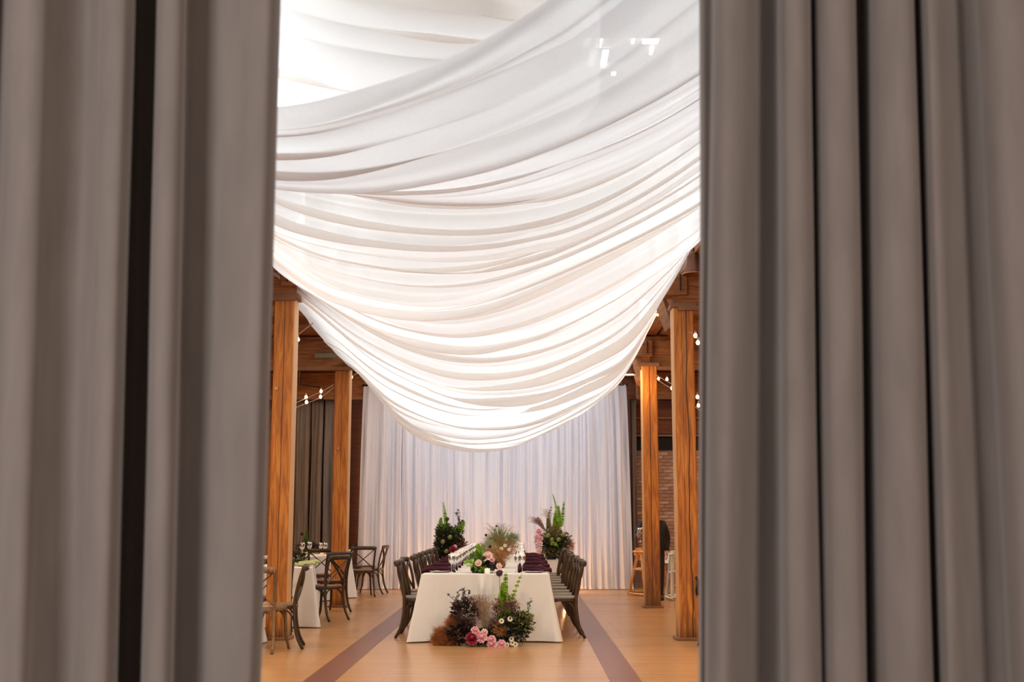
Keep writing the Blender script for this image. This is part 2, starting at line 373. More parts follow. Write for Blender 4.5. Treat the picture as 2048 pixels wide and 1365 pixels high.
    def build(s, name, mat, parent=None, loc=None, smooth=True, **k):
        o = bpy.data.objects.new(name, s.mesh(name, mat, smooth)); COL.objects.link(o)
        if parent: o.parent = parent
        if loc is not None: o.location = loc
        return tag(o, **k)
def tag(o, label=None, cat=None, group=None, kind=None):
    if label: o['label'] = label
    if cat: o['category'] = cat
    if group: o['group'] = group
    if kind: o['kind'] = kind
    return o
def empty(name, loc, rz=0, label=None, cat=None, group=None):
    o = bpy.data.objects.new(name, None); COL.objects.link(o); o.location = loc; o.rotation_euler = (0, 0, rz)
    o.empty_display_size = 0.1
    return tag(o, label, cat, group)
def kid(name, me, parent, loc=(0, 0, 0), rot=(0, 0, 0), sc=None, **k):
    o = bpy.data.objects.new(name, me); COL.objects.link(o); o.parent = parent; o.location = loc; o.rotation_euler = rot
    if sc: o.scale = (sc, sc, sc) if not isinstance(sc, tuple) else sc
    return tag(o, **k)
def copy_tree(o, parent=None):
    c = o.copy(); COL.objects.link(c); c.parent = parent
    for ch in list(o.children): copy_tree(ch, c)
    return c
def bez(a, b, c, d, n=8):
    a, b, c, d = map(Vector, (a, b, c, d)); out = []
    for i in range(n + 1):
        t = i / n; out.append(a * (1 - t) ** 3 + b * 3 * t * (1 - t) ** 2 + c * 3 * t * t * (1 - t) + d * t ** 3)
    return out
def spline(pts, n):
    # Catmull-Rom through 3D points
    P = [Vector(p) for p in pts]; P = [P[0] * 2 - P[1]] + P + [P[-1] * 2 - P[-2]]; out = []
    seg = len(P) - 3
    for i in range(n + 1):
        t = i / n * seg; k = min(int(t), seg - 1); t -= k
        a, b, c, d = P[k:k + 4]
        out.append(0.5 * ((2 * b) + (c - a) * t + (2 * a - 5 * b + 4 * c - d) * t * t + (3 * b - a - 3 * c + d) * t ** 3))
    return out
def flat_shade(mb): return mb
def st(name, mb, mat, parent=None, smooth=False, **k):
    o = mb.build(name, mat, parent, smooth=smooth)
    if parent is None: o['kind'] = 'structure'
    return o
ORD = ['nearest', 'second', 'third', 'fourth', 'fifth', 'sixth', 'seventh', 'eighth', 'ninth', 'tenth', 'eleventh', 'twelfth']

# ------------------------------------------------------------------ the shell
WX = 6.6; YB = 24.95; Y0 = -5.0; ZC = 4.34
st('floor', MB().box(-WX, WX, Y0, YB + .3, -0.12, 0.0), M['floor'])
for i, x in enumerate((-1.335, 1.325)):
    st('trim_%d' % (i + 1), MB().box(x - .137, x + .137, Y0, YB, -0.01, 0.003), M['strip'])
st('wall_left', MB().box(-WX - .2, -WX, Y0, YB + .3, 0, 5), M['clad'])
st('wall_right', MB().box(WX, WX + .2, Y0, YB + .3, 0, 5), M['clad'])
wb = st('wall_back', MB().box(-WX, WX, YB, YB + .3, 0, 8.3), M['mortar'])
# real bricks on the part of the back wall the picture shows
bm_ = [MB().box(-.098, .098, -.016, .004, -.030, .030, 0.004).mesh('brick', m, False) for m in BRK]
nb = 0
for r in range(38):
    z = 0.42 + r * 0.0715
    for c in range(8):
        x = 2.70 + c * 0.212 + (0.106 if r % 2 else 0)
        if x > 4.25 or nb >= 300: continue
        o = kid('brick', random.choice(bm_), wb, (x, YB, z), (0, 0, random.uniform(-.01, .01)))
        o.location.y += random.uniform(-.003, .004); nb += 1
# timber cladding on the upper back wall, with ledges
st('trim_3', MB().box(2.5, WX, YB - .06, YB, 3.12, 4.3), M['clad'])
for i, z in enumerate((3.06, 3.42)):
    st('trim_%d' % (4 + i), MB().box(2.5, WX, YB - .14, YB, z, z + .035), M['ledge'])
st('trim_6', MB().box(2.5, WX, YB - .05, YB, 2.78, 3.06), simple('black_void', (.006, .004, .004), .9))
st('trim_7', MB().box(-3.5, -2.66, YB - .2, YB - .02, 0, 4.3), M['clad'])
st('trim_8', MB().box(2.60, 2.70, YB - .30, YB - .02, 0, 3.8), M['clad'])
# aisle ceilings (each board a piece where it shows)
for side, sx in (('left', -1), ('right', 1)):
    x0, x1 = sorted((sx * 2.66, sx * WX))
    ce = st('ceiling_' + side, MB().box(x0, x1, Y0, YB + .3, ZC + .03, ZC + .2), M['ceil'])
    bme = MB().box(x0, x1, -.093, .093, ZC, ZC + .035, 0.004).mesh('plank', M['ceil'], False)
    y = 12.0
    while y < YB - .1:
        kid('plank', bme, ce, (random.uniform(-.01, .01), y, random.uniform(-.004, .004))); y += .19
# clerestory walls and monitor roof
for side, sx in (('left', -1), ('right', 1)):
    cw = MB().box(*sorted((sx * 2.62, sx * 2.80)), Y0, YB + .3, ZC + .2, 5.0)
    cw.box(*sorted((sx * 2.62, sx * 2.80)), Y0, YB + .3, 6.5, 8.2)
    for k in range(9): cw.box(*sorted((sx * 2.62, sx * 2.80)), 1.6 + k * 2.9, 1.9 + k * 2.9, 5.0, 6.5)
    cw.box(*sorted((sx * 2.62, sx * 2.80)), Y0, 1.6, 5.0, 6.5)
    st('wall_clerestory_' + side, cw, M['plaster'])
rf = MB().box(-2.8, -2.1, Y0, YB + .3, 8.1, 8.3).box(2.1, 2.8, Y0, YB + .3, 8.1, 8.3)
for k in range(9): rf.box(-2.1, 2.1, 1.4 + k * 2.9, 2.0 + k * 2.9, 8.1, 8.3)
rf.box(-2.1, 2.1, Y0, 1.4, 8.1, 8.3)
st('ceiling', rf, M['plaster'])

# ------------------------------------------------------------------ timber frame
def post_thing(x, y, ztop, seed, label, crack, bolts, wdt=.25, mat=None):
    e = empty('timber_post', (x, y, 0), 0, label, 'post', 'square timber posts along the hall')
    m = mat or wood('fir_post_%d' % seed, (0.27, 0.080, 0.008), (0.42, 0.140, 0.015), (0.56, 0.225, 0.032), 'Z', 0.6, 1.0, crack, True, 1.5 if seed == 2 else 0.62, lit_edge=(1 if x < 0 else -1) * wdt * .43)
    h = wdt / 2; mb = MB()
    prof = [(-h + .012, -h), (h - .012, -h), (h, -h + .012), (h, h - .012), (h - .012, h), (-h + .012, h), (-h, h - .012), (-h, -h + .012)]
    nz_ = 24
    for j in range(nz_ + 1):
        z = .03 + (ztop - .03) * j / nz_
        for (a, b) in prof:
            n = noise.noise(Vector((a * 3 + seed * 7, b * 3, z * 1.3))) * .008
            mb.v.append((a * (1 + n * 4), b * (1 + n * 2), z))
    for j in range(nz_):
        for k in range(8):
            a = j * 8 + k; b = j * 8 + (k + 1) % 8; mb.f.append((a, b, b + 8, a + 8))
    mb.f.append(tuple(nz_ * 8 + k for k in range(8))); mb.f.append(tuple(range(7, -1, -1)))
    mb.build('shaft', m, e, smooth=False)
    MB().box(-h - .035, h + .035, -h - .035, h + .035, 0, .032, .006).build('base_plate', M['ledge'], e, smooth=False)
    for (bx, bz) in bolts:
        MB().tube([(bx, -h + .01, bz), (bx, -h - .016, bz)], [.028, .024], 6).build('bolt', M['brass'], e, smooth=False)
    return e
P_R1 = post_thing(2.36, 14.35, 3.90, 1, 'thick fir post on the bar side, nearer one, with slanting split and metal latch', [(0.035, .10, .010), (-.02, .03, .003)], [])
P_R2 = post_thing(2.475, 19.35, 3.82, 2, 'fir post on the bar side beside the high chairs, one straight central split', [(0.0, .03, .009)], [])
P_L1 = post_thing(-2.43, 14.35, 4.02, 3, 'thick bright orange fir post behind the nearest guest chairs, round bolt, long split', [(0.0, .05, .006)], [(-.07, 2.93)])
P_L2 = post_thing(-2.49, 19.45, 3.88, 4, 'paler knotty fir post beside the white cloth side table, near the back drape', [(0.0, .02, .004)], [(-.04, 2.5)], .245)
MB().tube([(.09, -.135, .72), (.11, -.17, .66), (.09, -.16, .58), (.10, -.135, .52)], .018, 8).build('latch', M['iron'], P_R1)
for i, (y, lab) in enumerate(((14.35, 'nearer'), (19.4, 'middle'), (24.3, 'farthest, above the back wall'))):
    for side, sx in (('left', -1), ('right', 1)):
        x0, x1 = sorted((sx * 2.30 if i < 2 else sx * 2.75, sx * WX))
        e = empty('cross_beam', (0, y, 0), 0, 'heavy brown timber beam spanning the %s aisle, %s' % (side, lab), 'beam', 'aisle cross beams')
        zb = 3.90 if (i == 0 and sx > 0) else (4.03 if i == 0 else 3.80)
        MB().box(x0, x1, -.13, .13, zb, 4.32, .012).build('beam_body', M['beam'], e, smooth=False)
        MB().box(x0, x1, -.17, -.10, zb - .035, zb + .02).build('ledger', M['ledge'], e, smooth=False)
# bolsters and projecting beam ends on the bar side, kneeling braces
for (x, y, z, sx, lab) in ((2.36, 14.35, 3.90, 1, 'nearer post on the bar side'), (2.475, 19.35, 3.82, 1, 'farther post on the bar side'), (-2.43, 14.35, 4.02, -1, 'nearer post by the guest tables')):
    e = empty('bolster', (x, y, z), 0, 'stub block and jutting beam end on top of the %s' % lab, 'bolster', 'beam ends above the posts')
    MB().box(-.15, .17, -.15, .15, 0, .06, .008).build('cap_plate', M['ledge'], e, smooth=False)
    MB().box(-.12 if sx > 0 else -.02, .02 if sx > 0 else .12, -.12, .12, .06, .28).build('stub_post', M['beam'], e, smooth=False)
    x0, x1 = sorted((-sx * .62, -sx * -.06))
    MB().box(x0, x1, -.17, .15, .15, .43, .012).build('beam_end', M['beam'], e, smooth=False)
    if sx > 0: MB().tube([(-.10, .16, -.25), (-.16, 1.15, .42)], .09, 4).build('knee_brace', M['beam'], e, smooth=False)
    MB().tube([(-sx * .03, -.18, .40), (-sx * .03, -.185, .20)], .008, 6).build('iron_strap', M['iron'], e)
for side, sx in (('left', -1), ('right', 1)):
    e = MB().box(*sorted((sx * 2.36, sx * 2.60)), 2.0, YB - .02, 4.335, 4.60).build('girder', M['beam_y'], smooth=False)
    tag(e, 'long timber girder running down the %s side above the posts' % side, 'beam', 'long girders')
# joists under the aisle ceilings
for side, sx in (('left', -1), ('right', 1)):
    for k, y in enumerate((15.9, 17.5, 21.0, 22.6)):
        MB().box(*sorted((sx * 2.62, sx * WX)), y - .05, y + .05, 4.22, 4.34).build('joist', M['beam'], smooth=False,
            label='slim ceiling joist over the %s aisle, %s from the front' % (side, ['first', 'second', 'third', 'fourth'][k]), cat='joist', group='aisle ceiling joists')
# conduit and air vent under the left aisle ceiling
MB().tube(spline([(-3.4, 17.2, 4.18), (-3.9, 17.9, 4.16), (-4.6, 18.4, 4.16), (-5.2, 19.0, 4.18)], 16), .02, 6).build('conduit', M['iron'],
    label='black sprinkler pipe bending under the timber ceiling beside the guest tables', cat='pipe')
v = at(652, 712, 19.2)
MB().box(v.x - .18, v.x + .18, v.y - .02, v.y + .02, v.z - .035, v.z + .035).build('vent_plate', simple('grey_green_plate', (.16, .15, .08), .6), smooth=False,
    label='small grey-green metal plate fixed to the aisle beam', cat='plate')
MB().tube([Vector((at(600, 770, 21.5).x, 21.5, 4.36)), at(600, 770, 21.5), at(640, 775, 21.5), at(646, 800, 21.5)], .016, 6).build('track_rail', M['iron'], label='dark lighting track hanging before the grey back curtains', cat='track')

# ------------------------------------------------------------------ foreground velvet curtains
def velvet_panel(name, Yc, prof, label, rows=44):
    pT = at(1024, 0, Yc).z; pB = at(1024, 1365, Yc).z
    C = []
    for (a, b, off) in prof:
        xt = at(a, 0, Yc - off * .88).x; xb = at(b, 1365, Yc - off).x; C.append((xt, xb, off))
    base = spline([(c[0], c[2], 0) for c in C], len(C) * 12); low = spline([(c[1], c[2], 0) for c in C], len(C) * 12)
    n = len(base); ZT = 4.25; mb = MB()
    def fn(u, v):
        i = round(u * (n - 1)); z = ZT * v; t = (z - pB) / (pT - pB)
        x = low[i].x + (base[i].x - low[i].x) * t
        amp = 1.0 - .12 * v
        off = low[i].y + (base[i].y - low[i].y) * t
        x += .004 * noise.noise(Vector((u * 14, z * 1.1, 3))); yy = Yc - off * amp + .006 * noise.noise(Vector((u * 20, z * 0.9, 8)))
        return (x, yy, z + .004)
    mb.grid(fn, n - 1, rows)
    e = empty(name, (0, 0, 0), 0, label, 'curtain')
    mb.build('curtain_cloth', M['velvet'], e)
    x0 = min(p.x for p in base); x1 = max(p.x for p in base)
    MB().tube([(x0 - .1, Yc, ZT - .01), (x1 + .02, Yc, ZT - .01)], .018, 10).build('curtain_track', M['iron'], e)
    return e
velvet_panel('velvet_curtain', 3.0, [
    (-620, -700, .03), (-560, -640, .06), (-520, -590, -.04), (-450, -520, -.09), (-400, -470, .04), (-330, -400, .06), (-270, -330, -.04), (-200, -260, -.08),
    (-150, -200, .02), (-90, -140, .05), (-40, -80, .02), (-8, -50, -.08), (8, -32, -.05), (24, -12, .03), (55, 22, .06), (90, 50, .045), (118, 68, -.01), (150, 100, -.055), (182, 132, -.05), (200, 158, -.02),
    (206, 166, .025), (225, 185, .06), (250, 212, .055), (266, 230, .01), (268, 235, -.06), (262, 228, -.14), (285, 255, -.20), (318, 288, -.17), (316, 286, -.08), (314, 282, .00),
    (328, 298, .045), (352, 322, .05), (370, 341, .02), (374, 346, -.04), (372, 344, -.10), (392, 362, -.095), (425, 395, -.07), (455, 420, -.035), (500, 462, .00), (535, 497, .01),
    (553, 514, -.015), (560, 522, -.06), (556, 518, -.12), (530, 495, -.16), (480, 450, -.17)],
    'left grey-taupe velvet curtain framing the view, long vertical folds')
velvet_panel('velvet_curtain', 3.05, [
    (1470, 1450, -.19), (1425, 1420, -.17), (1404, 1403, -.13), (1399, 1398, -.07), (1406, 1402, -.03), (1418, 1407, -.035), (1421, 1409, -.03), (1430, 1418, .02), (1458, 1445, .055), (1490, 1470, .03), (1522, 1510, -.05),
    (1548, 1552, -.09), (1556, 1563, -.06), (1559, 1566, .00), (1572, 1580, .05), (1600, 1612, .06), (1618, 1638, .02), (1621, 1643, -.05), (1619, 1640, -.12), (1628, 1644, -.10), (1632, 1650, -.01),
    (1655, 1672, .04), (1690, 1710, .05), (1708, 1730, .02), (1713, 1735, -.05), (1711, 1733, -.15), (1727, 1741, -.19), (1732, 1745, -.10), (1742, 1758, -.01), (1768, 1790, .035), (1805, 1835, .05), (1826, 1860, .02),
    (1831, 1868, -.05), (1829, 1864, -.13), (1838, 1878, -.12), (1840, 1880, -.03), (1852, 1895, .02), (1872, 1915, .02), (1895, 1940, -.04), (1925, 1975, -.10), (1945, 2010, -.07), (1962, 2030, .00), (2000, 2065, .045), (2050, 2115, .05),
    (2100, 2160, -.02), (2150, 2210, -.08), (2200, 2260, .02), (2260, 2320, .06), (2320, 2380, -.04), (2380, 2440, -.08), (2440, 2500, .04), (2520, 2590, .06), (2600, 2680, -.04), (2700, 2780, .02)],
    'right brown-taupe velvet curtain framing the view, deep dark pleats')

# ------------------------------------------------------------------ white ceiling swags
def curve3(pts):
    x0, x1 = pts[0][0], pts[-1][0]
    return [at(p[0], p[1], p[2]) for p in pts]
def swag(A, B, folds, amp, label, seed, nu=150, nv=170, gather=.75, sag=0.0, endsag=0.0, edge=True, mat='swag', pw=1.15, lap=1.35, zc=1.5):
    rnd = random.Random(seed)
    a = spline(curve3(A), nu); b = spline(curve3(B), nu)
    ph = []; 
    for k in range(folds):
        ph.append((rnd.uniform(0.03, 0.98) ** (1 / pw), rnd.uniform(.45, 1.0), rnd.uniform(.25, 1.0) / folds * .9, rnd.uniform(-.5, .5), rnd.uniform(-.8, .8)))
    def fn(u, v):
        i = round(u * nu); bell = 4 * u * (1 - u); sh = 0.0
        for (c, s_, wd, ti, ps) in ph:
            cc = c + ti * (u - .5) * .40 + .012 * math.sin(5 * u + ps * 9); q = (v - cc) / wd
            if abs(q) < 4: sh -= lap * wd * math.sin(q * 1.9) * math.exp(-q * q * .30) * (.35 + .65 * (0.5 + .5 * math.sin(math.pi * (u * 1.3 + ps)))) * s_
        vv = min(1, max(0, v + sh)); P = a[i].lerp(b[i], vv); P.z = a[i].z + (b[i].z - a[i].z) * vv ** zc
        P.z -= sag * math.sin(math.pi * v) * bell ** .7
        P.z -= endsag * math.sin(math.pi * v) * (1 - bell)
        d = 0.0; sl = 0.0; sh = 0.0
        for (c, s_, wd, ti, ps) in ph:
            cc = c + ti * (u - .5) * .40 + .012 * math.sin(5 * u + ps * 9)
            q = (v - cc) / wd
            if abs(q) < 3:
                g = math.exp(-q * q * 1.6); fade = .35 + .65 * (0.5 + .5 * math.sin(math.pi * (u * 1.3 + ps)))
                d += s_ * g * fade; sl += s_ * g * q * fade
        d += .28 * math.sin(v * folds * 4.3 + 2 * math.sin(u * 3 + seed))
        am = amp * (.25 + .75 * bell ** .6)
        P.z -= am * d
        P.y -= am * .9 * sl * .5 + am * .25 * d
        if edge and v > .965: P.z += (v - .965) / .035 * .05; P.y -= (v - .965) / .035 * .05
        return P
    mb = MB().grid(fn, nu, nv)
    o = mb.build('ceiling_drape', M[mat])
    return tag(o, label, 'drape', 'white chiffon ceiling drapes')
def up(pts, dy, dY, dx=0): return [(p[0] + dx, p[1] - dy, p[2] + dY) for p in pts]
B1 = [(-60, 200, 7.4), (200, 305, 7.1), (400, 362, 6.9), (557, 384, 6.8), (660, 391, 6.7), (750, 389, 6.6), (850, 376, 6.5), (1000, 343, 6.4), (1150, 290, 6.2), (1280, 231, 6.1), (1400, 165, 6.0), (1560, 60, 5.9), (1720, -70, 5.8)]
A1 = [(-40, 170, 6.2), (200, 215, 6.0), (400, 228, 5.8), (557, 218, 5.6), (650, 202, 5.5), (750, 172, 5.45), (850, 136, 5.4), (950, 86, 5.3), (1030, 38, 5.2), (1100, -8, 5.2), (1250, -130, 5.1), (1450, -300, 5.0), (1700, -480, 4.9)]
B2 = [(120, 90, 9.2), (350, 250, 8.9), (550, 345, 8.6), (700, 382, 8.4), (800, 397, 8.3), (880, 405, 8.2), (1000, 408, 8.1), (1080, 400, 8.0), (1150, 385, 7.9), (1280, 335, 7.8), (1400, 262, 7.7), (1500, 185, 7.6), (1620, 80, 7.5)]
B3 = [(330, 330, 10.4), (440, 415, 10.2), (553, 475, 10.0), (620, 497, 9.9), (700, 514, 9.8), (841, 530, 9.6), (970, 525, 9.4), (1060, 507, 9.3), (1142, 486, 9.2), (1271, 425, 9.0), (1400, 340, 8.9), (1500, 262, 8.8)]
B4 = [(410, 395, 11.6), (480, 460, 11.5), (560, 535, 11.4), (650, 600, 11.3), (755, 632, 11.2), (862, 641, 11.0), (970, 621, 10.9), (1077, 578, 10.7), (1228, 507, 10.5), (1391, 424, 10.3), (1460, 370, 10.2)]
B5 = [(490, 470, 13.0), (560, 548, 12.9), (660, 611, 12.8), (760, 665, 12.6), (850, 695, 12.4), (935, 706, 12.3), (1010, 698, 12.2), (1100, 674, 12.1), (1228, 612, 11.9), (1357, 525, 11.7), (1415, 475, 11.6)]
B6 = [(556, 577, 14.3), (626, 622, 14.5), (720, 700, 14.7), (806, 750, 14.7), (905, 787, 14.6), (1000, 792, 14.5), (1100, 777, 14.4), (1200, 734, 14.2), (1270, 690, 14.0), (1330, 592, 13.8), (1396, 462, 13.6)]
B7 = [(748, 764, 22.4), (762, 785, 22.3), (801, 839, 22.1), (842, 868, 21.8), (892, 886, 21.5), (953, 897, 21.2), (1027, 891, 20.8), (1094, 864, 20.5), (1145, 838, 20.2), (1195, 805, 20.0), (1229, 778, 19.8), (1247, 755, 19.6)]
swag(A1, B1, 8, .05, 'broad translucent white ceiling drape nearest the velvet curtains, rising to the right', 11, nv=170, lap=.55, pw=1.7, mat='swag_heavy')
swag(up(B1, 40, .6), B2, 8, .04, 'second white ceiling drape, showing as a narrow crescent under the nearest one', 12, mat='swag_heavy')
swag(up(B2, 45, .6), B3, 13, .05, 'third white ceiling drape with several tan-shaded folds', 13)
swag(up(B3, 40, .5), B4, 11, .05, 'fourth white ceiling drape, bright in its middle', 14)
swag(up(B4, 35, .6), B5, 10, .05, 'fifth white ceiling drape, its folds sweeping up to the right', 15)
swag(up(B5, 30, .7), B6, 12, .06, 'sixth white ceiling drape, tied to the beams at the nearer posts', 16)
swag([(p[0], p[1] - 12, p[2] + .2) for p in B6], B7, 16, .075, 'lowest and farthest white ceiling drape, belly hanging before the back drape', 17, sag=.0, endsag=.22, nv=240, mat='swag_dense')
# high canopy seen past the nearest drape
T0B = [(200, 230, 12.5), (557, 330, 12.5), (700, 360, 12.5), (850, 375, 12.4), (1000, 350, 12.2), (1120, 290, 12.0), (1200, 200, 11.8)]
T0A = [(200, -260, 8.5), (557, -160, 8.5), (700, -105, 8.5), (850, -70, 8.5), (1000, -50, 8.6), (1120, -60, 8.8), (1200, -110, 9.0)]
swag(T0A, T0B, 12, .05, 'high white canopy cloth just under the skylights, seen past the nearest drape', 18, nv=120, edge=False, lap=.7, mat='swag_dense')
swag([(300, -420, 6.6), (750, -330, 6.6), (1000, -300, 6.6), (1200, -330, 6.6)], [(300, -110, 9.5), (600, -48, 9.5), (800, 12, 9.5), (1040, 50, 9.5), (1130, 40, 9.5), (1200, 10, 9.5)], 8, .04,
     'topmost pale canopy cloth at the upper edge of the picture', 19, nv=90, edge=False, lap=.6, mat='swag_dense')
# bright skylight seen through the nearest drape
def corner(px, py): return flat(px, py, 8.08)
q0, q1 = corner(1150, 132), corner(1330, 60)
wnd = st('window_1', MB().box(q0.x - .1, q1.x + .1, q0.y - .1, q0.y + .0, 8.0, 8.09).box(q0.x - .1, q1.x + .1, q1.y, q1.y + .1, 8.0, 8.09), M['white_paint'])
for (pa, pb, pc, pd) in ((1166, 70, 1184, 92), (1190, 70, 1206, 92), (1176, 98, 1194, 128), (1200, 98, 1218, 128), (1262, 75, 1270, 84), (1284, 76, 1318, 84), (1298, 92, 1308, 106), (1222, 142, 1232, 148)):
    a_, b_ = corner(pa, pd), corner(pc, pb)
    MB().box(a_.x, b_.x, a_.y, b_.y, 8.05, 8.07).build('pane', M['sky_pane'], wnd, smooth=False)

# ------------------------------------------------------------------ back drape
DY = 24.05
def sheer(x0, x1, seed, label, zt=4.05, flare0=0.0, flare1=0.0, mat='sheer', name='sheer_curtain', cat='curtain', grp='sheer white back drapes', Yd=DY, nf=26, group=True):
    rnd = random.Random(seed); N_ = int((x1 - x0) * 150)
    fr = [(rnd.uniform(20, 46), rnd.uniform(0, 6.28), rnd.uniform(.3, 1)) for _ in range(5)] + [(rnd.uniform(60, 95), rnd.uniform(0, 6.28), .35) for _ in range(3)]
    def fn(u, v):
        z = .012 + (zt - .012) * v
        xt = x0 + (x1 - x0) * u; xb = (x0 - flare0) + (x1 + flare1 - x0 + flare0) * u
        # the flare grows quickly just below the rod, then slowly
        f = (1 - v) ** .75
        x = xt + (xb - xt) * f
        q = sum(a * math.sin(k * xt + p + .5 * math.sin(2 * z + p)) for k, p, a in fr) / 2.6
        am = .018 + .075 * min(1, (1 - v) * 3.5)
        y = Yd - am * q + .05 * noise.noise(Vector((xt * 2, z * .5, seed))) * (1 - v)
        if v < .02: y -= .05 * (1 - v / .02) * (1 + .6 * math.sin(xt * 40)); 
        return (x, y, z)
    mb = MB().grid(fn, N_, 40)
    o = mb.build(name, M[mat])
    return tag(o, label, cat, grp if group else None)
sheer(-2.77, -1.98, 1, 'sheer white drape panel at the guest-table end of the backdrop', flare0=.08)
sheer(-1.98, -0.55, 2, 'sheer white drape panel behind the dark green tall arrangement')
sheer(-0.55, 0.66, 3, 'sheer white drape panel behind the middle of the long table')
sheer(0.66, 1.62, 4, 'sheer white drape panel behind the tall pink and olive arrangement')
sheer(1.62, 2.52, 5, 'sheer white drape panel nearest the brick wall, hem pooled on the floor', flare1=.09)
MB().tube([(-2.80, DY + .02, 4.04), (2.55, DY + .02, 4.04)], .02, 8).build('curtain_rod', M['iron'], label='thin rod carrying the sheer white back drapes', cat='rod')
# grey back curtains in the left aisle
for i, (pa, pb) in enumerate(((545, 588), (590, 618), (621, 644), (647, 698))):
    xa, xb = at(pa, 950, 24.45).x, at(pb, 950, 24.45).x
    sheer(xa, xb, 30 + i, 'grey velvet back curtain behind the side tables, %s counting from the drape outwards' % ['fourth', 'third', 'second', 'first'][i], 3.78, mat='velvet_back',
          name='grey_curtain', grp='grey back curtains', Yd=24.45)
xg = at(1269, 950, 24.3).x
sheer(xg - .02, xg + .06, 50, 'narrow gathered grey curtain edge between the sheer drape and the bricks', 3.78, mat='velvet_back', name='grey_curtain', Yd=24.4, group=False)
MB().tube([(xg - .06, 24.35, 0), (xg - .06, 24.35, 3.78), (xg + .9, 24.35, 3.78)], .022, 8).build('pipe_frame', M['iron'], label='dark pipe frame standing between the sheer drape and the brick wall', cat='frame')

# ------------------------------------------------------------------ chairs
def chair_meshes(wm, sm, tag_):
    d = {}
    for s_ in (-1, 1):
        bp = spline([(s_ * .215, -.285, 0), (s_ * .205, -.225, .12), (s_ * .195, -.192, .28), (s_ * .195, -.185, .46), (s_ * .20, -.205, .62), (s_ * .21, -.24, .76), (s_ * .215, -.275, .865)], 14)
        d['back_leg%d' % s_] = MB().tube(bp, [.017] * 4 + [.019] * 5 + [.017] * 6, 8).mesh('leg', wm)
        fl = spline([(s_ * .215, .255, 0), (s_ * .20, .215, .12), (s_ * .19, .195, .28), (s_ * .185, .185, .44)], 9)
        d['front_leg%d' % s_] = MB().tube(fl, [.015] * 3 + [.019] * 7, 8).mesh('leg', wm)
        d['slat%d' % s_] = MB().tube(bez((s_ * .185, -.19, .485), (s_ * .10, -.235, .60), (-s_ * .08, -.275, .72), (-s_ * .19, -.262, .83), 10), .013, 6, (1.5, .55)).mesh('cross_slat', wm)
    br = MB()
    for s_ in (-1, 1):
        br.tube(bez((s_ * .19, .19, .24), (s_ * .19, .185, .40), (s_ * .12, .18, .425), (s_ * .02, .18, .43), 7), .010, 6)
        br.tube(bez((s_ * .195, -.19, .24), (s_ * .19, -.18, .40), (s_ * .12, -.18, .425), (s_ * .02, -.18, .43), 7), .010, 6)
        br.tube(bez((s_ * .19, .195, .24), (s_ * .19, .17, .40), (s_ * .185, .10, .425), (s_ * .18, .02, .43), 7), .010, 6)
        br.tube(bez((s_ * .195, -.195, .24), (s_ * .19, -.16, .40), (s_ * .185, -.10, .425), (s_ * .18, -.02, .43), 7), .010, 6)
    d['brace'] = br.mesh('brace', wm)
    def seat_ring(z0, z1, ins):
        mb = MB(); n = 28; P = []
        for k in range(n):
            a = 2 * math.pi * k / n; c, s_ = math.cos(a), math.sin(a)
            x = math.copysign(abs(c) ** .45, c) * (.222 - ins); y = math.copysign(abs(s_) ** .45, s_) * (.215 - ins)
            x *= 1 + .06 * (y / .215); P.append((x, y))
        for (z, k_) in ((z0, .97), (z0 + .006, 1), (z1 - .006, 1), (z1, .975)):
            for (x, y) in P: mb.v.append((x * k_, y * k_, z))
        for j in range(3):
            for k in range(n):
                a = j * n + k; b = j * n + (k + 1) % n; mb.f.append((a, b, b + n, a + n))
        mb.f.append(tuple(range(n - 1, -1, -1))); mb.f.append(tuple(3 * n + k for k in range(n)))
        return mb
    d['frame'] = seat_ring(.425, .462, 0).mesh('seat_frame', wm, False)
    d['seat'] = seat_ring(.455, .474, .018).mesh('seat', sm, False)
    rail = MB()
    pa = bez((-.232, -.262, .855), (-.12, -.335, .865), (.12, -.335, .865), (.232, -.262, .855), 14)
    rail.tube(pa, [.022] + [.029] * 13 + [.022], 8, (.5, 1.15)); d['rail'] = rail.mesh('top_rail', wm)
    return d
CH = {k: chair_meshes(*a) for k, a in {'plain': (M['chair'], M['rush'], 0), 'dark': (M['chair_dark'], M['seat_wood'], 0), 'gold': (M['chair_gold'], M['seat_wood'], 0), 'brown': (M['chair'], M['seat_wood'], 0)}.items()}
def chair(x, y, rz, label, group, kind='plain'):
    e = empty('cross_back_chair', (x, y, 0), rz, label, 'chair', group); d = CH[kind]
    kid('seat', d['seat'], e); kid('seat_frame', d['frame'], e)
    for s_ in (-1, 1):
        kid('leg', d['back_leg%d' % s_], e); kid('leg', d['front_leg%d' % s_], e); kid('cross_slat', d['slat%d' % s_], e)
    kid('brace', d['brace'], e); kid('top_rail', d['rail'], e)
    return e
rnd = random.Random(5)
LY = [14.68, 15.22, 15.95, 16.55, 17.25, 17.95, 18.65, 19.35, 20.05, 20.75]
LX = [-.79, -.79, -.84, -.77, -.80, -.79, -.80, -.79, -.80, -.78]
RY = [14.65, 15.2, 15.8, 16.55, 17.2, 17.95, 18.65, 19.35, 20.05, 20.7]
for i in range(10):
    o_ = ORD[i] + (' to the floor flowers' if i == 0 else ' from the floor flowers')
    chair(LX[i], LY[i], R(-90) + rnd.uniform(-.10, .10), 'rush-seated chair on the guest-table side of the long table, %s' % o_, 'chairs on the guest-table side of the long table')
    chair(.85 + rnd.uniform(-.02, .03), RY[i], R(90) + rnd.uniform(-.09, .09), 'rush-seated chair on the brick-wall side of the long table, %s' % o_, 'chairs on the brick-wall side of the long table')
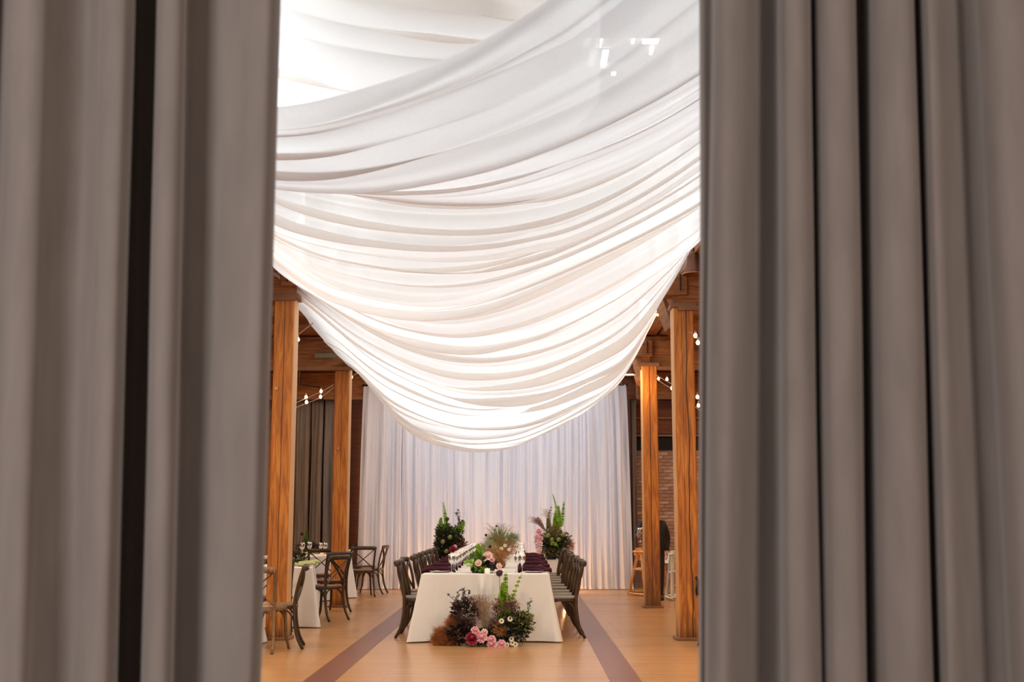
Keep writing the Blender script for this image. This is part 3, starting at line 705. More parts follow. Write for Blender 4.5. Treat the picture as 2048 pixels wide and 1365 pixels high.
def fchair(px, py, deg, label, kind='brown'):
    p = flat(px, py); return chair(p.x, p.y, R(deg), label, 'chairs around the side tables', kind)
fchair(523, 1303, -8, 'honey-brown cross-back chair half hidden by the left velvet curtain, back to the camera', 'gold')
fchair(554, 1296, 98, 'dark brown cross-back chair in profile just before the bright orange post', 'brown')
fchair(546, 1270, 190, 'cross-back chair behind the honey-brown one, facing the camera, at the foot of the post', 'dark')
fchair(646, 1241, 60, 'large brown cross-back chair angled before the paler post, at the side table corner', 'brown')
fchair(656, 1224, 44, 'dark cross-back chair tucked just behind the large angled one', 'dark')
fchair(640, 1206, 12, 'cross-back chair between the two side tables, back to the camera, left of the paler post', 'dark')
fchair(722, 1193, 14, 'small cross-back chair with its X showing, right of the paler post', 'brown')
fchair(741, 1188, 84, 'cross-back chair in profile touching the white back drape', 'brown')
fchair(727, 1180, 188, 'dark cross-back chair behind the X-showing one, only its rail in view', 'dark')
fchair(1452, 1296, 96, 'chair whose back tip peeks from behind the right velvet curtain', 'brown')

# ------------------------------------------------------------------ tables with cloths
def table(name, x0, x1, y0, y1, label, clabel, mat, flare=.13, front_fold=False, seed=0, drop=.74, rot=0.0, corner_k=.85):
    e = empty(name, ((x0 + x1) / 2, (y0 + y1) / 2, 0), rot, label, 'table'); hx, hy = (x1 - x0) / 2, (y1 - y0) / 2
    MB().box(-hx, hx, -hy, hy, .715, .742, .004).build('table_top', M['seat_wood'], e, smooth=False)
    for sx in (-1, 1):
        for sy in (-1, 1):
            MB().tube([(sx * (hx - .12), sy * (hy - .25), 0), (sx * (hx - .12), sy * (hy - .25), .715)], .016, 8).build('leg', M['iron'], e)
    # cloth
    per = []; n1 = max(24, int(hx * 2 * 80)); n2 = max(24, int(hy * 2 * 26)); rr = random.Random(seed)
    def side(ax, ay, bx, by, n, nx, ny):
        for k in range(n):
            t = k / n; per.append((ax + (bx - ax) * t, ay + (by - ay) * t, nx, ny, t))
    side(-hx, -hy, hx, -hy, n1, 0, -1); side(hx, -hy, hx, hy, n2, 1, 0); side(hx, hy, -hx, hy, n1, 0, 1); side(-hx, hy, -hx, -hy, n2, -1, 0)
    NP = len(per); phs = [rr.uniform(0, 6.28) for _ in range(6)]
    rows = 22
    def fn(u, v):
        k = round(u * NP) % NP; (x, y, nx, ny, t) = per[k]
        s_ = u * NP
        corner = max(0, 1 - min(t, 1 - t) * (2 * (hx if ny else hy)) / .20)
        z = .755 - v * (drop + .0)
        out = .004 + flare * .30 * v ** 1.2 + flare * corner_k * corner ** 1.5 * v
        L_ = t * 2 * (hx if ny else hy)
        fo = .022 * math.sin(L_ * 11 + phs[0] + (3 if nx else 0)) + .012 * math.sin(L_ * 23 + phs[1])
        out += fo * v ** .8
        if front_fold and ny < 0:
            for (c, wd, a) in ((.475, .028, .095), (.545, .016, .05), (.43, .03, -.03), (.51, .02, -.02), (.72, .05, .02), (.2, .04, .015)):
                out += a * math.exp(-((t - c) / wd) ** 2) * min(1, v * 5) * (.6 + .4 * v)
        dx, dy = nx, ny
        if corner > 0:
            cx_ = math.copysign(1, x if abs(x) > hx - .3 or True else 1); cy_ = math.copysign(1, y)
            kx = corner ** 1.5 * .75
            if ny: dx += cx_ * kx * (1 if abs(x) > hx - .21 else 0)
            else: dy += cy_ * kx * (1 if abs(y) > hy - .21 else 0)
        return (x + dx * out, y + dy * out, max(z, .008))
    mb = MB(); mb.grid(fn, NP, rows, closeu=True)
    mb.grid(lambda u, v: (-hx + 2 * hx * u, -hy + 2 * hy * v, .7555 + .0012 * math.sin(u * 9) * math.sin(v * 30)), 8, 24)
    o = mb.build('tablecloth', M[mat], loc=((x0 + x1) / 2, (y0 + y1) / 2, 0)); o.rotation_euler = (0, 0, rot); tag(o, clabel, 'tablecloth')
    return e
TY0, TY1 = 14.06, 21.4
table('banquet_table', -.735, .735, TY0, TY1, 'long banquet table in the middle of the hall, hidden under ivory linen',
      'long ivory cloth over the middle table, flaring at its floor-length corners', 'linen', .15, True, 3)
a = flat(628, 1137, .755); L1 = (a.x - 1.07, a.x - .15, a.y - .07, a.y + 1.68)
table('side_table', *L1, 'side table behind the bright orange post, under a white cloth', 'white cloth on the side table between the two posts', 'linen_white', .10, False, 5, rot=R(9))
L2 = (-3.98, -2.88, 20.02, 21.82)
table('side_table', *L2, 'farther side table by the grey back curtains, under a white cloth', 'white cloth on the farther side table, behind the paler post', 'linen_white', .10, False, 6, rot=R(-20))
a = flat(524, 1322); L0 = (a.x - 1.6, a.x - .47, a.y + .12, a.y + 1.6)
table('side_table', *L0, 'nearest side table, almost wholly behind the left velvet curtain', 'white cloth hem showing beside the left velvet curtain at floor level', 'linen_white', .14, False, 7)
p = flat(1342, 1110, .755); L3 = (p.x - .02, p.x + 1.3, p.y + .35, p.y + 1.1)
table('service_table', *L3, 'service table beside the bar-side posts, under a white cloth', 'white cloth on the service table behind the high chairs', 'linen_white', .05, False, 8, drop=.16)

# ------------------------------------------------------------------ tableware
goblet_prof = [(.033, 0), (.034, .003), (.012, .008), (.0045, .014), (.004, .05), (.0045, .085), (.016, .098), (.034, .118), (.041, .145), (.040, .175), (.034, .205), (.0325, .205), (.038, .175), (.039, .146), (.032, .120), (.010, .103)]
GOB = MB().lathe(goblet_prof, 16).mesh('bowl_and_stem', M['glass'])
WINEF = MB().lathe([(.001, .104), (.014, .104), (.031, .120), (.037, .140), (.001, .141)], 14).mesh('wine', M['wine'])
def goblet(x, y, z, label, group, s=1.0, wine=False, cat='glass'):
    e = empty('wine_glass', (x, y, z), 0, label, cat, group)
    kid('glass_body', GOB, e, sc=s)
    if wine: kid('red_wine', WINEF, e, sc=s * .98)
    return e
PLATE = MB().lathe([(.001, .004), (.07, .004), (.085, .006), (.13, .016), (.134, .018), (.132, .020), (.085, .010), (.001, .009)], 28).mesh('plate', M['china'])
def napkin_mesh(seed, L=.40, W=.125, mat='plum'):
    rr = random.Random(seed); mb = MB(); a = rr.uniform(0, 6)
    def sh(u, v):
        x = (u - .5) * L; w_ = W * (.75 + .35 * abs(u - .5) * 2 + .12 * math.sin(u * 9 + a))
        an = v * 2 * math.pi; c, s_ = math.cos(an), math.sin(an)
        th = .021 + .006 * math.sin(u * 13 + a)
        y = c * w_ * .5; z = .018 + s_ * th + .008 * math.sin(u * 6 + a) + .004 * math.sin(c * 8 + u * 5)
        if abs(u - .5) > .40: z -= (abs(u - .5) - .40) * .12
        return (x, y, z)
    mb.grid(lambda u, v: sh(v, u), 14, 22, closeu=True); return mb.mesh('napkin', M[mat])
NAP = [napkin_mesh(i) for i in range(4)]
NAPG = [napkin_mesh(i + 9, .30, .16, 'green_napkin') for i in range(2)]
TZ = .758
sides = (('guest-table side', -1), ('brick-wall side', 1))
for sn, sx in sides:
    ys = LY if sx < 0 else RY
    for i, y in enumerate(ys):
        nth = ORD[i] + (' to' if i == 0 else ' from') + ' the floor flowers'
        x = sx * .53
        o = kid('plate', PLATE, None, (sx * .56, y - .1, TZ)); tag(o, 'white dinner plate, %s of the long table, %s' % (sn, nth), 'plate', 'plates on the long table')
        o = kid('napkin', NAP[(i + (sx > 0)) % 4], None, (sx * .575, y - .1, TZ + .012), (0, 0, rnd.uniform(-.12, .12)))
        tag(o, 'dark plum napkin, %s of the long table, %s' % (sn, nth), 'napkin', 'plum napkins on the long table')
        goblet(sx * .42 + rnd.uniform(-.01, .01), y - .20, TZ, 'clear stemmed glass beside a napkin, %s, %s' % (sn, nth), 'glasses along the long table', 1.06)
        goblet(sx * .38 + rnd.uniform(-.01, .01), y + .04, TZ, 'clear stemmed glass set inwards, %s, %s' % (sn, nth), 'glasses along the long table', 1.0)
# votives
def votive(x, y, z, label):
    e = empty('votive_candle', (x, y, z), 0, label, 'candle', 'votive candles')
    MB().lathe([(.001, 0), (.028, 0), (.031, .004), (.033, .06), (.031, .06), (.029, .035), (.001, .035)], 16).build('cup', M['wax'], e)
    MB().lathe([(.001, .036), (.006, .042), (.007, .048), (.003, .058), (.001, .066)], 8).build('flame', M['flame'], e)
votive(.02, 14.20, TZ, 'small white votive beside the nearest low centrepiece')
votive(.14, 16.6, TZ, 'small white votive between the two table centrepieces')
votive(-.10, 18.6, TZ, 'small white votive farthest down the long table')
# farther side table
def on(px, py, z=TZ): return flat(px, py, z)
q = on(604, 1113); goblet(q.x, q.y, TZ, 'large clear stemmed glass on the farther side table, nearest the orange post', 'glasses on the side tables', 1.12)
q = on(641, 1109); goblet(q.x, q.y, TZ, 'round clear glass on the farther side table, right of the dark flowers', 'glasses on the side tables', .95)
goblet(-3.02, 21.25, TZ, 'second clear glass behind the round one beside the paler post', 'glasses on the side tables', 1.0)
goblet(-3.27, 21.10, TZ, 'glass of red wine behind the dark flowers on the farther side table', 'glasses on the side tables', 1.1, True)
q = on(643, 1110.5); votive(q.x, q.y + .05, TZ, 'lit votive on the farther side table beside the paler post')
for j, (px, py) in enumerate(((618, 1111), (650, 1109), (690, 1107.5))):
    q = on(px, py - 1); o = kid('napkin', NAPG[j % 2], None, (q.x, q.y + .08, TZ + .012), (0, 0, .3 * j))
    tag(o, 'sage green napkin on the farther side table, %s' % ['next to the wine glass', 'against the paler post', 'at the corner by the small chair'][j], 'napkin', 'green napkins')
    o = kid('plate', PLATE, None, (q.x, q.y + .08, TZ)); tag(o, 'white plate under a sage napkin, farther side table, %s' % ['next to the wine glass', 'against the paler post', 'at the corner'][j], 'plate', 'plates on side tables')
for j, (px, py) in enumerate(((608, 1133), (618, 1129))):
    q = on(px, py); o = kid('napkin', NAPG[j % 2], None, (q.x, q.y + .02, TZ + .012), (0, 0, .1 + .2 * j))
    tag(o, 'sage green napkin on the nearer side table, %s' % ['front one by the orange post', 'rear one'][j], 'napkin', 'green napkins')
    o = kid('plate', PLATE, None, (q.x, q.y + .02, TZ)); tag(o, 'white plate on the nearer side table, %s' % ['front one by the orange post', 'rear one'][j], 'plate', 'plates on side tables')
q = on(1338, 1106); o = kid('napkin', NAPG[0], None, (L3[0] + .22, L3[2] + .18, TZ + .01), (0, 0, .2)); tag(o, 'pale yellow-green napkin lying on the service table behind the high chairs', 'napkin')

# ------------------------------------------------------------------ flowers
FL = {}
def rose_mesh(name, mat, r=.035, seed=0):
    rr = random.Random(seed); mb = MB().ball((0, 0, r * .42), r * .38, 7, 1.2)
    for (n, rad, tilt, h) in ((4, .35, 1.35, .95), (5, .6, 1.1, .85), (6, .85, .75, .65), (7, 1.05, .42, .42)):
        for k in range(n):
            a0 = 2 * math.pi * (k + rr.random() * .5) / n; w_ = 2 * math.pi / n * 1.35
            def fn(u, v, a0=a0, w_=w_, rad=rad, tilt=tilt, h=h):
                a = a0 + (u - .5) * w_ * (.4 + .6 * math.sin(math.pi * min(1, v * .75 + .2)))
                rr_ = r * rad * (.25 + .75 * v ** (.5 + tilt * .3)) * (1 + .10 * math.sin(u * 6.3 + a0 * 3) * v)
                z = r * h * v * 1.1 - r * .25 * (v ** 4) * (1.6 - tilt)
                return (math.cos(a) * rr_, math.sin(a) * rr_, z)
            mb.grid(fn, 3, 3)
    return mb.mesh(name, M[mat])
for k, m in (('rose_pink', 'pink'), ('rose_blush', 'blush'), ('rose_red', 'red')): FL[k] = rose_mesh('rose', m, .036, hash(m) % 97 if False else len(k))
def daisy(name, pm, r=.03):
    mb = MB()
    for k in range(9):
        a = 2 * math.pi * k / 9
        mb.leaf((math.cos(a) * r * .2, math.sin(a) * r * .2, 0), (math.cos(a), math.sin(a), .25), (0, 0, 1), r, r * .6, .1)
    return mb.mesh(name, M[pm])
FL['anem'] = daisy('anemone', 'anem'); FL['dahlia'] = rose_mesh('dahlia', 'blush', .05, 3); FL['pinkdaisy'] = daisy('pink_bloom', 'pink', .04)
FL['heart'] = MB().ball((0, 0, .006), .008, 6).mesh('flower_heart', M['seedhead'])
def globe_mesh(r, mat, n=260, seed=1):
    rr = random.Random(seed); mb = MB().ball((0, 0, 0), r * .72, 8)
    for _ in range(n):
        d = Vector((rr.gauss(0, 1), rr.gauss(0, 1), rr.gauss(0, 1))).normalized()
        mb.leaf(d * r * .6, d + Vector((rr.uniform(-.3, .3), rr.uniform(-.3, .3), 0)), Vector((rr.random(), rr.random(), .3)), r * .42, r * .16, .1)
    return mb.mesh('globe', M[mat])
FL['globe'] = globe_mesh(.042, 'globe'); FL['button'] = globe_mesh(.02, 'seedhead', 90, 2); FL['hydr'] = globe_mesh(.05, 'hydr', 220, 3)
def bells(pts, r0=.030, seed=0, mat='leaf_lime', dens=.021):
    rr = random.Random(seed); mb = MB(); P = spline(pts, 40); mb.tube(P[::2], .0035, 5)
    L = sum((P[i + 1] - P[i]).length for i in range(40)); n = int(L / dens)
    for j in range(int(n * .08), n):
        t = j / n; p = P[min(40, int(t * 40))]; r = r0 * (1.1 - .75 * t)
        for k in range(5):
            a = 2 * math.pi * k / 5 + j * 1.1; d = Vector((math.cos(a), math.sin(a), .35)).normalized(); sd = d.orthogonal().normalized(); u_ = d.cross(sd)
            b = len(mb.v); mb.v.append(tuple(p))
            for q in range(6):
                an = q * math.pi / 3; mb.v.append(tuple(p + d * r + (sd * math.cos(an) + u_ * math.sin(an)) * r * .62))
            for q in range(6): mb.f.append((b, b + 1 + q, b + 1 + (q + 1) % 6))
    return mb.mesh('bell_stem', M[mat], False)
def branch(pts, leaf=.03, wd=.016, n=40, seed=0, mat='leaf_plum', spread=1.0, tw=3):
    rr = random.Random(seed); mb = MB(); P = spline(pts, 30); mb.tube(P[::3], .003, 4)
    twigs = [P]
    for k in range(tw):
        i = rr.randint(8, 24); d = Vector((rr.uniform(-1, 1), rr.uniform(-.6, .6), rr.uniform(.2, 1))).normalized() * rr.uniform(.06, .14)
        tw_ = spline([P[i], P[i] + d * .6, P[i] + d + Vector((0, 0, .01))], 10); mb.tube(tw_[::3], .002, 4); twigs.append(tw_)
    for k in range(n):
        T = rr.choice(twigs) if rr.random() < .65 else P; i = rr.randint(len(T) // 5, len(T) - 1); p = T[i]
        d = Vector((rr.uniform(-1, 1), rr.uniform(-.7, .7), rr.uniform(-.3, .9)))
        mb.leaf(p, d, Vector((rr.uniform(-.5, .5), -.6, 1)), leaf * rr.uniform(.7, 1.2) * spread, wd * rr.uniform(.8, 1.2))
    return mb.mesh('leafy_branch', M[mat], False)
def tuft(c, rad, n, ln, seed, mat, wd=.012, flatz=.8, updir=.4):
    rr = random.Random(seed); mb = MB(); c = Vector(c); rad = Vector(rad)
    for _ in range(n):
        d = Vector((rr.gauss(0, 1), rr.gauss(0, 1), rr.gauss(0, flatz))).normalized(); k = rr.uniform(.45, 1.0)
        p = c + Vector((d.x * rad.x, d.y * rad.y, d.z * rad.z)) * k
        if p.z < .004: p.z = .004 + rr.random() * .01
        dd = d + Vector((rr.uniform(-.7, .7), rr.uniform(-.7, .7), updir + rr.uniform(-.4, .5)))
        if p.z < .03: dd.z = abs(dd.z)
        mb.leaf(p, dd, Vector((rr.uniform(-1, 1), rr.uniform(-1, 1), 1)), ln * rr.uniform(.6, 1.3), wd * rr.uniform(.7, 1.3))
    return mb
def fuzz(c, rad, n, ln, seed, mat, wd=.0016):
    rr = random.Random(seed); mb = MB(); c = Vector(c)
    for _ in range(n):
        d = Vector((rr.gauss(0, 1), rr.gauss(0, 1), rr.gauss(0, 1))).normalized(); k = rr.uniform(.2, .95)
        p = c + Vector((d.x * rad[0], d.y * rad[1], d.z * rad[2])) * k; p.z = max(p.z, .004)
        e = p + (d + Vector((rr.uniform(-1, 1), rr.uniform(-1, 1), rr.uniform(-.3, 1)))) * ln * rr.uniform(.4, 1)
        e.z = max(e.z, .004)
        mb.strand([p, (p + e) / 2 + Vector((rr.uniform(-1, 1), 0, rr.uniform(-1, 1))) * ln * .15, e], wd)
    return mb
def plume(base, n, h, sp, seed, mat, lean=(0, 0), wd=.0028):
    rr = random.Random(seed); mb = MB(); base = Vector(base)
    for _ in range(n):
        a = rr.uniform(0, 6.28); s_ = rr.uniform(.1, 1) * sp; hh = h * rr.uniform(.6, 1)
        tip = base + Vector((math.cos(a) * s_ + lean[0], math.sin(a) * s_ * .6 + lean[1], hh))
        mid = base.lerp(tip, .55) + Vector((0, 0, hh * .15))
        mb.strand(spline([base + Vector((rr.uniform(-.02, .02), rr.uniform(-.02, .02), 0)), mid, tip, tip + Vector((math.cos(a) * .05, 0, -.02))], 8), wd, .0012)
        for k in range(5):
            p = mid.lerp(tip, k / 5); mb.strand([p, p + Vector((rr.uniform(-.012, .012), rr.uniform(-.01, .01), .018))], .0022)
    return mb
def stuff(mb, name, mat, parent, **k):
    o = mb.build(name, M[mat], parent, smooth=False); o['kind'] = 'stuff'; tag(o, **k); return o
def head(kind, parent, p, sc=1.0, face=(0, -1, .5), name=None, heart=False, label=None):
    q = Vector(face).to_track_quat('Z', 'Y').to_euler()
    o = kid(name or FL[kind].name.split('.')[0], FL[kind], parent, p, q, sc, label=label)
    if heart: kid('flower_heart', FL['heart'], o)
    return o
def stem(parent, a, b, bend=(0, 0, 0), r=.0022, mat='leaf_olive'):
    a, b = Vector(a), Vector(b); MB().tube(spline([a, (a + b) / 2 + Vector(bend), b], 8), r, 5).build('stem', M[mat], parent)

# -- floor arrangement at the foot of the long table
FY = 13.68
g = at(965, 1290, FY); e = empty('floor_arrangement', (g.x, FY, 0), 0, 'wide floor flower arrangement leaning against the end of the long table', 'flowers')
def L_(px, py, Y=FY, o=e):
    p = at(px, py, Y); return Vector((p.x - o.location.x, p.y - o.location.y, max(.01, p.z - o.location.z)))
stuff(tuft(L_(922, 1266), (.18, .14, .13), 560, .055, 1, 0, .034), 'foliage', 'leaf_plum', e)
stuff(tuft(L_(930, 1225), (.14, .12, .16), 360, .05, 2, 0, .032), 'foliage', 'leaf_plum', e)
stuff(tuft(L_(1020, 1258), (.22, .16, .18), 720, .06, 3, 0, .036), 'foliage', 'leaf_deep', e)
stuff(tuft(L_(975, 1272), (.30, .13, .07), 500, .05, 4, 0, .034), 'foliage', 'leaf_deep', e)
stuff(tuft(L_(1040, 1248), (.15, .12, .15), 420, .045, 5, 0, .026), 'foliage', 'leaf_dark', e, label='small mid-green leaves at the right')
stuff(tuft(L_(1052, 1238), (.07, .08, .07), 160, .04, 6, 0, .010), 'foliage', 'leaf_green', e)
stuff(tuft(L_(1010, 1218), (.14, .1, .14), 420, .05, 61, 0, .018), 'foliage', 'mauve', e, label='dusky mauve leaves')
for j, (px, py, r) in enumerate(((882, 1270, .10), (904, 1252, .09), (900, 1281, .10), (874, 1282, .07), (907, 1240, .05), (890, 1284, .09))):
    stuff(fuzz(L_(px, py), (r, r * .9, r * .85), 1500, .035, 20 + j, 0, .003), 'smoke_bush_plume', 'rust', e, label='fluffy rust-brown plume')
for j, (px, py, r) in enumerate(((925, 1262, .10), (945, 1240, .09), (985, 1265, .09))):
    stuff(fuzz(L_(px, py), (r, r, r), 700, .035, 30 + j, 0, .002), 'smoke_bush_plume', 'mauve', e, label='fluffy dark mauve plume')
stuff(plume(L_(968, 1262), 110, .40, .15, 5, 0), 'dried_grass', 'straw', e, label='straw-coloured dried grass spray')
stuff(plume(L_(960, 1240), 60, .28, .12, 6, 0, (-.03, 0)), 'dried_grass', 'mauve', e)
stuff(plume(L_(1015, 1245), 60, .26, .12, 7, 0, (.05, 0)), 'dried_grass', 'mauve', e)
stuff(fuzz(L_(918, 1240), (.10, .08, .12), 900, .04, 37, 0, .0026), 'smoke_bush_plume', 'mauve', e)
stuff(fuzz(L_(990, 1250), (.12, .08, .10), 900, .045, 38, 0, .0026), 'smoke_bush_plume', 'mauve', e)
stuff(fuzz(L_(1000, 1262, FY - .1), (.08, .06, .06), 600, .04, 39, 0, .0026), 'smoke_bush_plume', 'amber', e)
stuff(tuft(L_(1046, 1244, FY - .08), (.12, .08, .10), 160, .05, 62, 0, .02), 'foliage', 'leaf_olive', e)
stuff(tuft(L_(958, 1288, FY - .08), (.16, .06, .04), 140, .045, 63, 0, .026), 'foliage', 'leaf_dark', e)
for j, (p0, p1, p2) in enumerate((((935, 1240), (920, 1215), (897, 1190)), ((940, 1240), (928, 1205), (928, 1178)), ((935, 1240), (934, 1210), (938, 1182)), ((925, 1240), (912, 1222), (902, 1205)), ((1045, 1255), (1057, 1235), (1054, 1204)))):
    kid('leafy_branch', branch([L_(*p0), L_(*p1), L_(*p2)], .034, .019, 46 if j < 4 else 22, 40 + j, 'leaf_plum' if j < 4 else 'leaf_dark'), e)
kid('bell_stem', bells([L_(1003, 1240), L_(1009, 1205), L_(1012, 1146)], .055, 1), e)
kid('bell_stem', bells([L_(1006, 1245), L_(1002, 1205), L_(1006, 1165)], .050, 2), e)
kid('bell_stem', bells([L_(1020, 1245), L_(1025, 1200), L_(1044, 1146)], .042, 3, dens=.045), e)
stem(e, L_(1001, 1250), L_(999, 1150), (.0, 0, 0), .0035, 'mauve'); head('globe', e, L_(999, 1147), 1.05)
head('globe', e, L_(1012, 1213), 1.25); head('globe', e, L_(994, 1218), 1.0); head('globe', e, L_(1020, 1212), 1.0)
for (px, py, s_, k) in ((950, 1262, 1.25, 'rose_pink'), (955, 1268, 1.0, 'rose_pink'), (963, 1276, 1.75, 'rose_pink'), (969, 1265, 1.0, 'rose_blush'), (983, 1281, 1.4, 'rose_pink'), (984, 1291, 1.6, 'rose_pink'), (1003, 1290, 1.45, 'rose_pink'), (944, 1279, 2.1, 'rose_red')):
    head(k, e, L_(px, py, FY - .16), s_, (random.uniform(-.3, .3), -1, .6), 'rose', label='crimson bloom' if k == 'rose_red' else None)
for (px, py) in ((1003, 1243), (1020, 1239), (1023, 1279), (1025, 1287), (1031, 1290), (1014, 1291)):
    head('anem', e, L_(px, py, FY - .14), 1.0, (random.uniform(-.4, .4), -1, .4), 'anemone', True)

# -- low arrangements on the long table
e = empty('table_centrepiece', (-.10, 14.52, TZ), 0, 'nearest low centrepiece, green, plum and pink, at the end of the long table', 'flowers', 'flower centrepieces on the long table')
def C_(px, py, Y=14.5): return L_(px, py, Y, e)
stuff(tuft(C_(965, 1138), (.12, .16, .06), 300, .05, 71, 0, .022), 'foliage', 'leaf_deep', e)
stuff(tuft(C_(952, 1120), (.07, .12, .08), 220, .05, 72, 0, .018), 'foliage', 'leaf_green', e)
for (px, py) in ((968, 1143), (963, 1147), (956, 1137), (937, 1127), (948, 1132)): stuff(tuft(C_(px, py, 14.4), (.03, .03, .03), 30, .045, int(px), 0, .03), 'foliage', 'leaf_lime', e)
kid('bell_stem', bells([C_(955, 1130), C_(955, 1110), C_(957, 1086)], .045, 11), e); kid('bell_stem', bells([C_(960, 1130), C_(962, 1112), C_(964, 1090)], .04, 12), e)
for j, (px, py, r, m) in enumerate(((985, 1108, .11, 'amber'), (1000, 1112, .08, 'amber'), (972, 1098, .10, 'olive'), (1002, 1128, .05, 'amber'))):
    stuff(fuzz(C_(px, py, 14.75), (r, r, r * .8), 800, .035, 80 + j, 0, .0022), 'smoke_bush_plume', 'leaf_olive' if m == 'olive' else m, e)
stuff(tuft(C_(982, 1132), (.09, .12, .05), 260, .045, 74, 0, .016), 'foliage', 'leaf_plum', e)
head('rose_blush', e, C_(976, 1113, 14.4), 1.5, (0, -1, .6), 'rose'); head('rose_blush', e, C_(957, 1127, 14.35), 1.1, (-.2, -1, .4), 'rose'); head('rose_pink', e, C_(984, 1120, 14.4), .9, (.3, -1, .4), 'rose')
head('button', e, C_(980, 1094, 14.5), 1.3); head('button', e, C_(968, 1117, 14.35), 1.6); head('dahlia', e, C_(998, 1133, 14.35), .7, (.2, -1, .2), 'dahlia')
MB().lathe([(.001, 0), (.07, 0), (.085, .02), (.09, .05), (.08, .05), (.001, .045)], 18).build('bowl', M['iron'], e)

e = empty('table_centrepiece', (.12, 15.9, TZ), 0, 'taller airy amber centrepiece with dark buttons, behind the nearest low one', 'flowers', 'flower centrepieces on the long table')
def C_(px, py, Y=15.9): return L_(px, py, Y, e)
for j, (px, py, r, m) in enumerate(((1000, 1088, .14, 'amber'), (1020, 1095, .12, 'amber'), (985, 1082, .11, 'leaf_olive'), (1010, 1108, .12, 'amber'), (1025, 1078, .09, 'leaf_olive'))):
    stuff(fuzz(C_(px, py), (r, r, r * .8), 900, .04, 90 + j, 0, .0022), 'smoke_bush_plume', m, e)
stuff(tuft(C_(1005, 1085), (.20, .15, .10), 260, .035, 95, 0, .010), 'foliage', 'leaf_green', e)
stuff(plume(C_(1000, 1105), 110, .38, .20, 96, 0, (0, 0), .003), 'dried_grass', 'leaf_olive', e)
for (px, py, s_) in ((972, 1071, 1.2), (1000, 1066, 1.2), (993, 1053, .9), (990, 1060, .7), (1012, 1086, .8)):
    stem(e, C_(995, 1105), C_(px, py), (0, 0, .01), .0018); head('button', e, C_(px, py), s_)
kid('bell_stem', bells([C_(1005, 1100), C_(1008, 1080), C_(1005, 1060)], .02, 14), e)
for (px, py) in ((1003, 1098), (995, 1104), (1018, 1100), (1035, 1100), (1010, 1092)): head('anem', e, C_(px, py, 15.75), .8, (0, -1, .5), 'anemone')
MB().lathe([(.001, 0), (.07, 0), (.085, .02), (.09, .05), (.08, .05), (.001, .045)], 18).build('bowl', M['iron'], e)

e = empty('table_centrepiece', (.05, 18.2, TZ), 0, 'farther low centrepiece of dark foliage down the long table', 'flowers', 'flower centrepieces on the long table')
stuff(tuft((0, 0, .10), (.18, .35, .10), 380, .05, 97, 0, .018), 'foliage', 'leaf_green', e)
stuff(fuzz((.05, 0, .14), (.16, .3, .1), 900, .04, 98, 0, .0022), 'smoke_bush_plume', 'amber', e)
MB().lathe([(.001, 0), (.07, 0), (.085, .02), (.09, .05), (.08, .05), (.001, .045)], 18).build('bowl', M['iron'], e)

# -- tall arrangements on plinths before the back drape
def plinth(x, y, h, label):
    e_ = empty('plinth', (x, y, 0), 0, label, 'plinth', 'white plinths before the back drape')
    MB().box(-.14, .14, -.14, .14, 0, h, .006).build('plinth_body', M['plinth'], e_, smooth=False)
    MB().box(-.145, .145, -.145, .145, h, h + .012, .003).build('plinth_top', M['plinth'], e_, smooth=False)
    return e_
PY = 22.6; PH = .62
xl = at(897, 1100, PY).x; xr = at(1102, 1100, PY).x
plinth(xl, PY, PH, 'white plinth under the dark green tall arrangement'); plinth(xr, PY, PH, 'white plinth under the tall pink and olive arrangement')
e = empty('tall_arrangement', (xl, PY, PH + .012), 0, 'tall dark green arrangement with crimson bloom on the plinth by the guest tables', 'flowers', 'tall arrangements before the drape')
def T_(px, py, Y=PY): return L_(px, py, Y, e)
for j, (px, py, r, n, m) in enumerate(((890, 1085, (.18, .16, .26), 620, 'leaf_deep'), (908, 1092, (.18, .16, .24), 560, 'leaf_deep'), (888, 1062, (.14, .12, .14), 300, 'leaf_dark'), (912, 1070, (.12, .12, .14), 280, 'leaf_dark'), (918, 1094, (.14, .12, .16), 260, 'mauve'), (896, 1108, (.18, .14, .14), 420, 'leaf_deep'), (884, 1098, (.15, .14, .22), 360, 'leaf_deep'), (885, 1090, (.12, .1, .1), 160, 'leaf_olive'), (890, 1118, (.12, .1, .10), 160, 'leaf_deep'))):
    stuff(tuft(T_(px, py), r, n, .07, 100 + j, 0, .034), 'foliage', m, e)
for (a_, b_, c_, r_) in (((893, 1060), (890, 1030), (886, 1004), .030), ((884, 1062), (881, 1045), (883, 1035), .035), ((920, 1062), (926, 1048), (923, 1040), .040), ((912, 1070), (914, 1060), (916, 1055), .05)):
    kid('bell_stem', bells([T_(*a_), T_(*b_), T_(*c_)], r_ * 1.4, int(a_[0]), dens=.035), e)
kid('leafy_branch', branch([T_(908, 1070), T_(918, 1045), T_(912, 1027)], .05, .03, 60, 55, 'leaf_plum'), e)
head('globe', e, T_(894, 1039), 1.1); head('globe', e, T_(896, 1068), 1.2)
for (px, py) in ((886, 1084), (900, 1075), (893, 1103)): head('hydr', e, T_(px, py, PY - .16), 1.0)
head('rose_red', e, T_(906, 1100, PY - .2), 2.0, (0, -1, .4), 'rose', label='crimson bloom'); head('rose_pink', e, T_(910, 1094, PY - .2), 1.0, (.1, -1, .4), 'rose'); head('rose_red', e, T_(914, 1104, PY - .2), 1.8, (.3, -1, .2), 'rose', label='crimson bloom')
MB().lathe([(.001, 0), (.09, 0), (.11, .05), (.12, .14), (.11, .14), (.001, .12)], 18).build('vase', M['iron'], e)

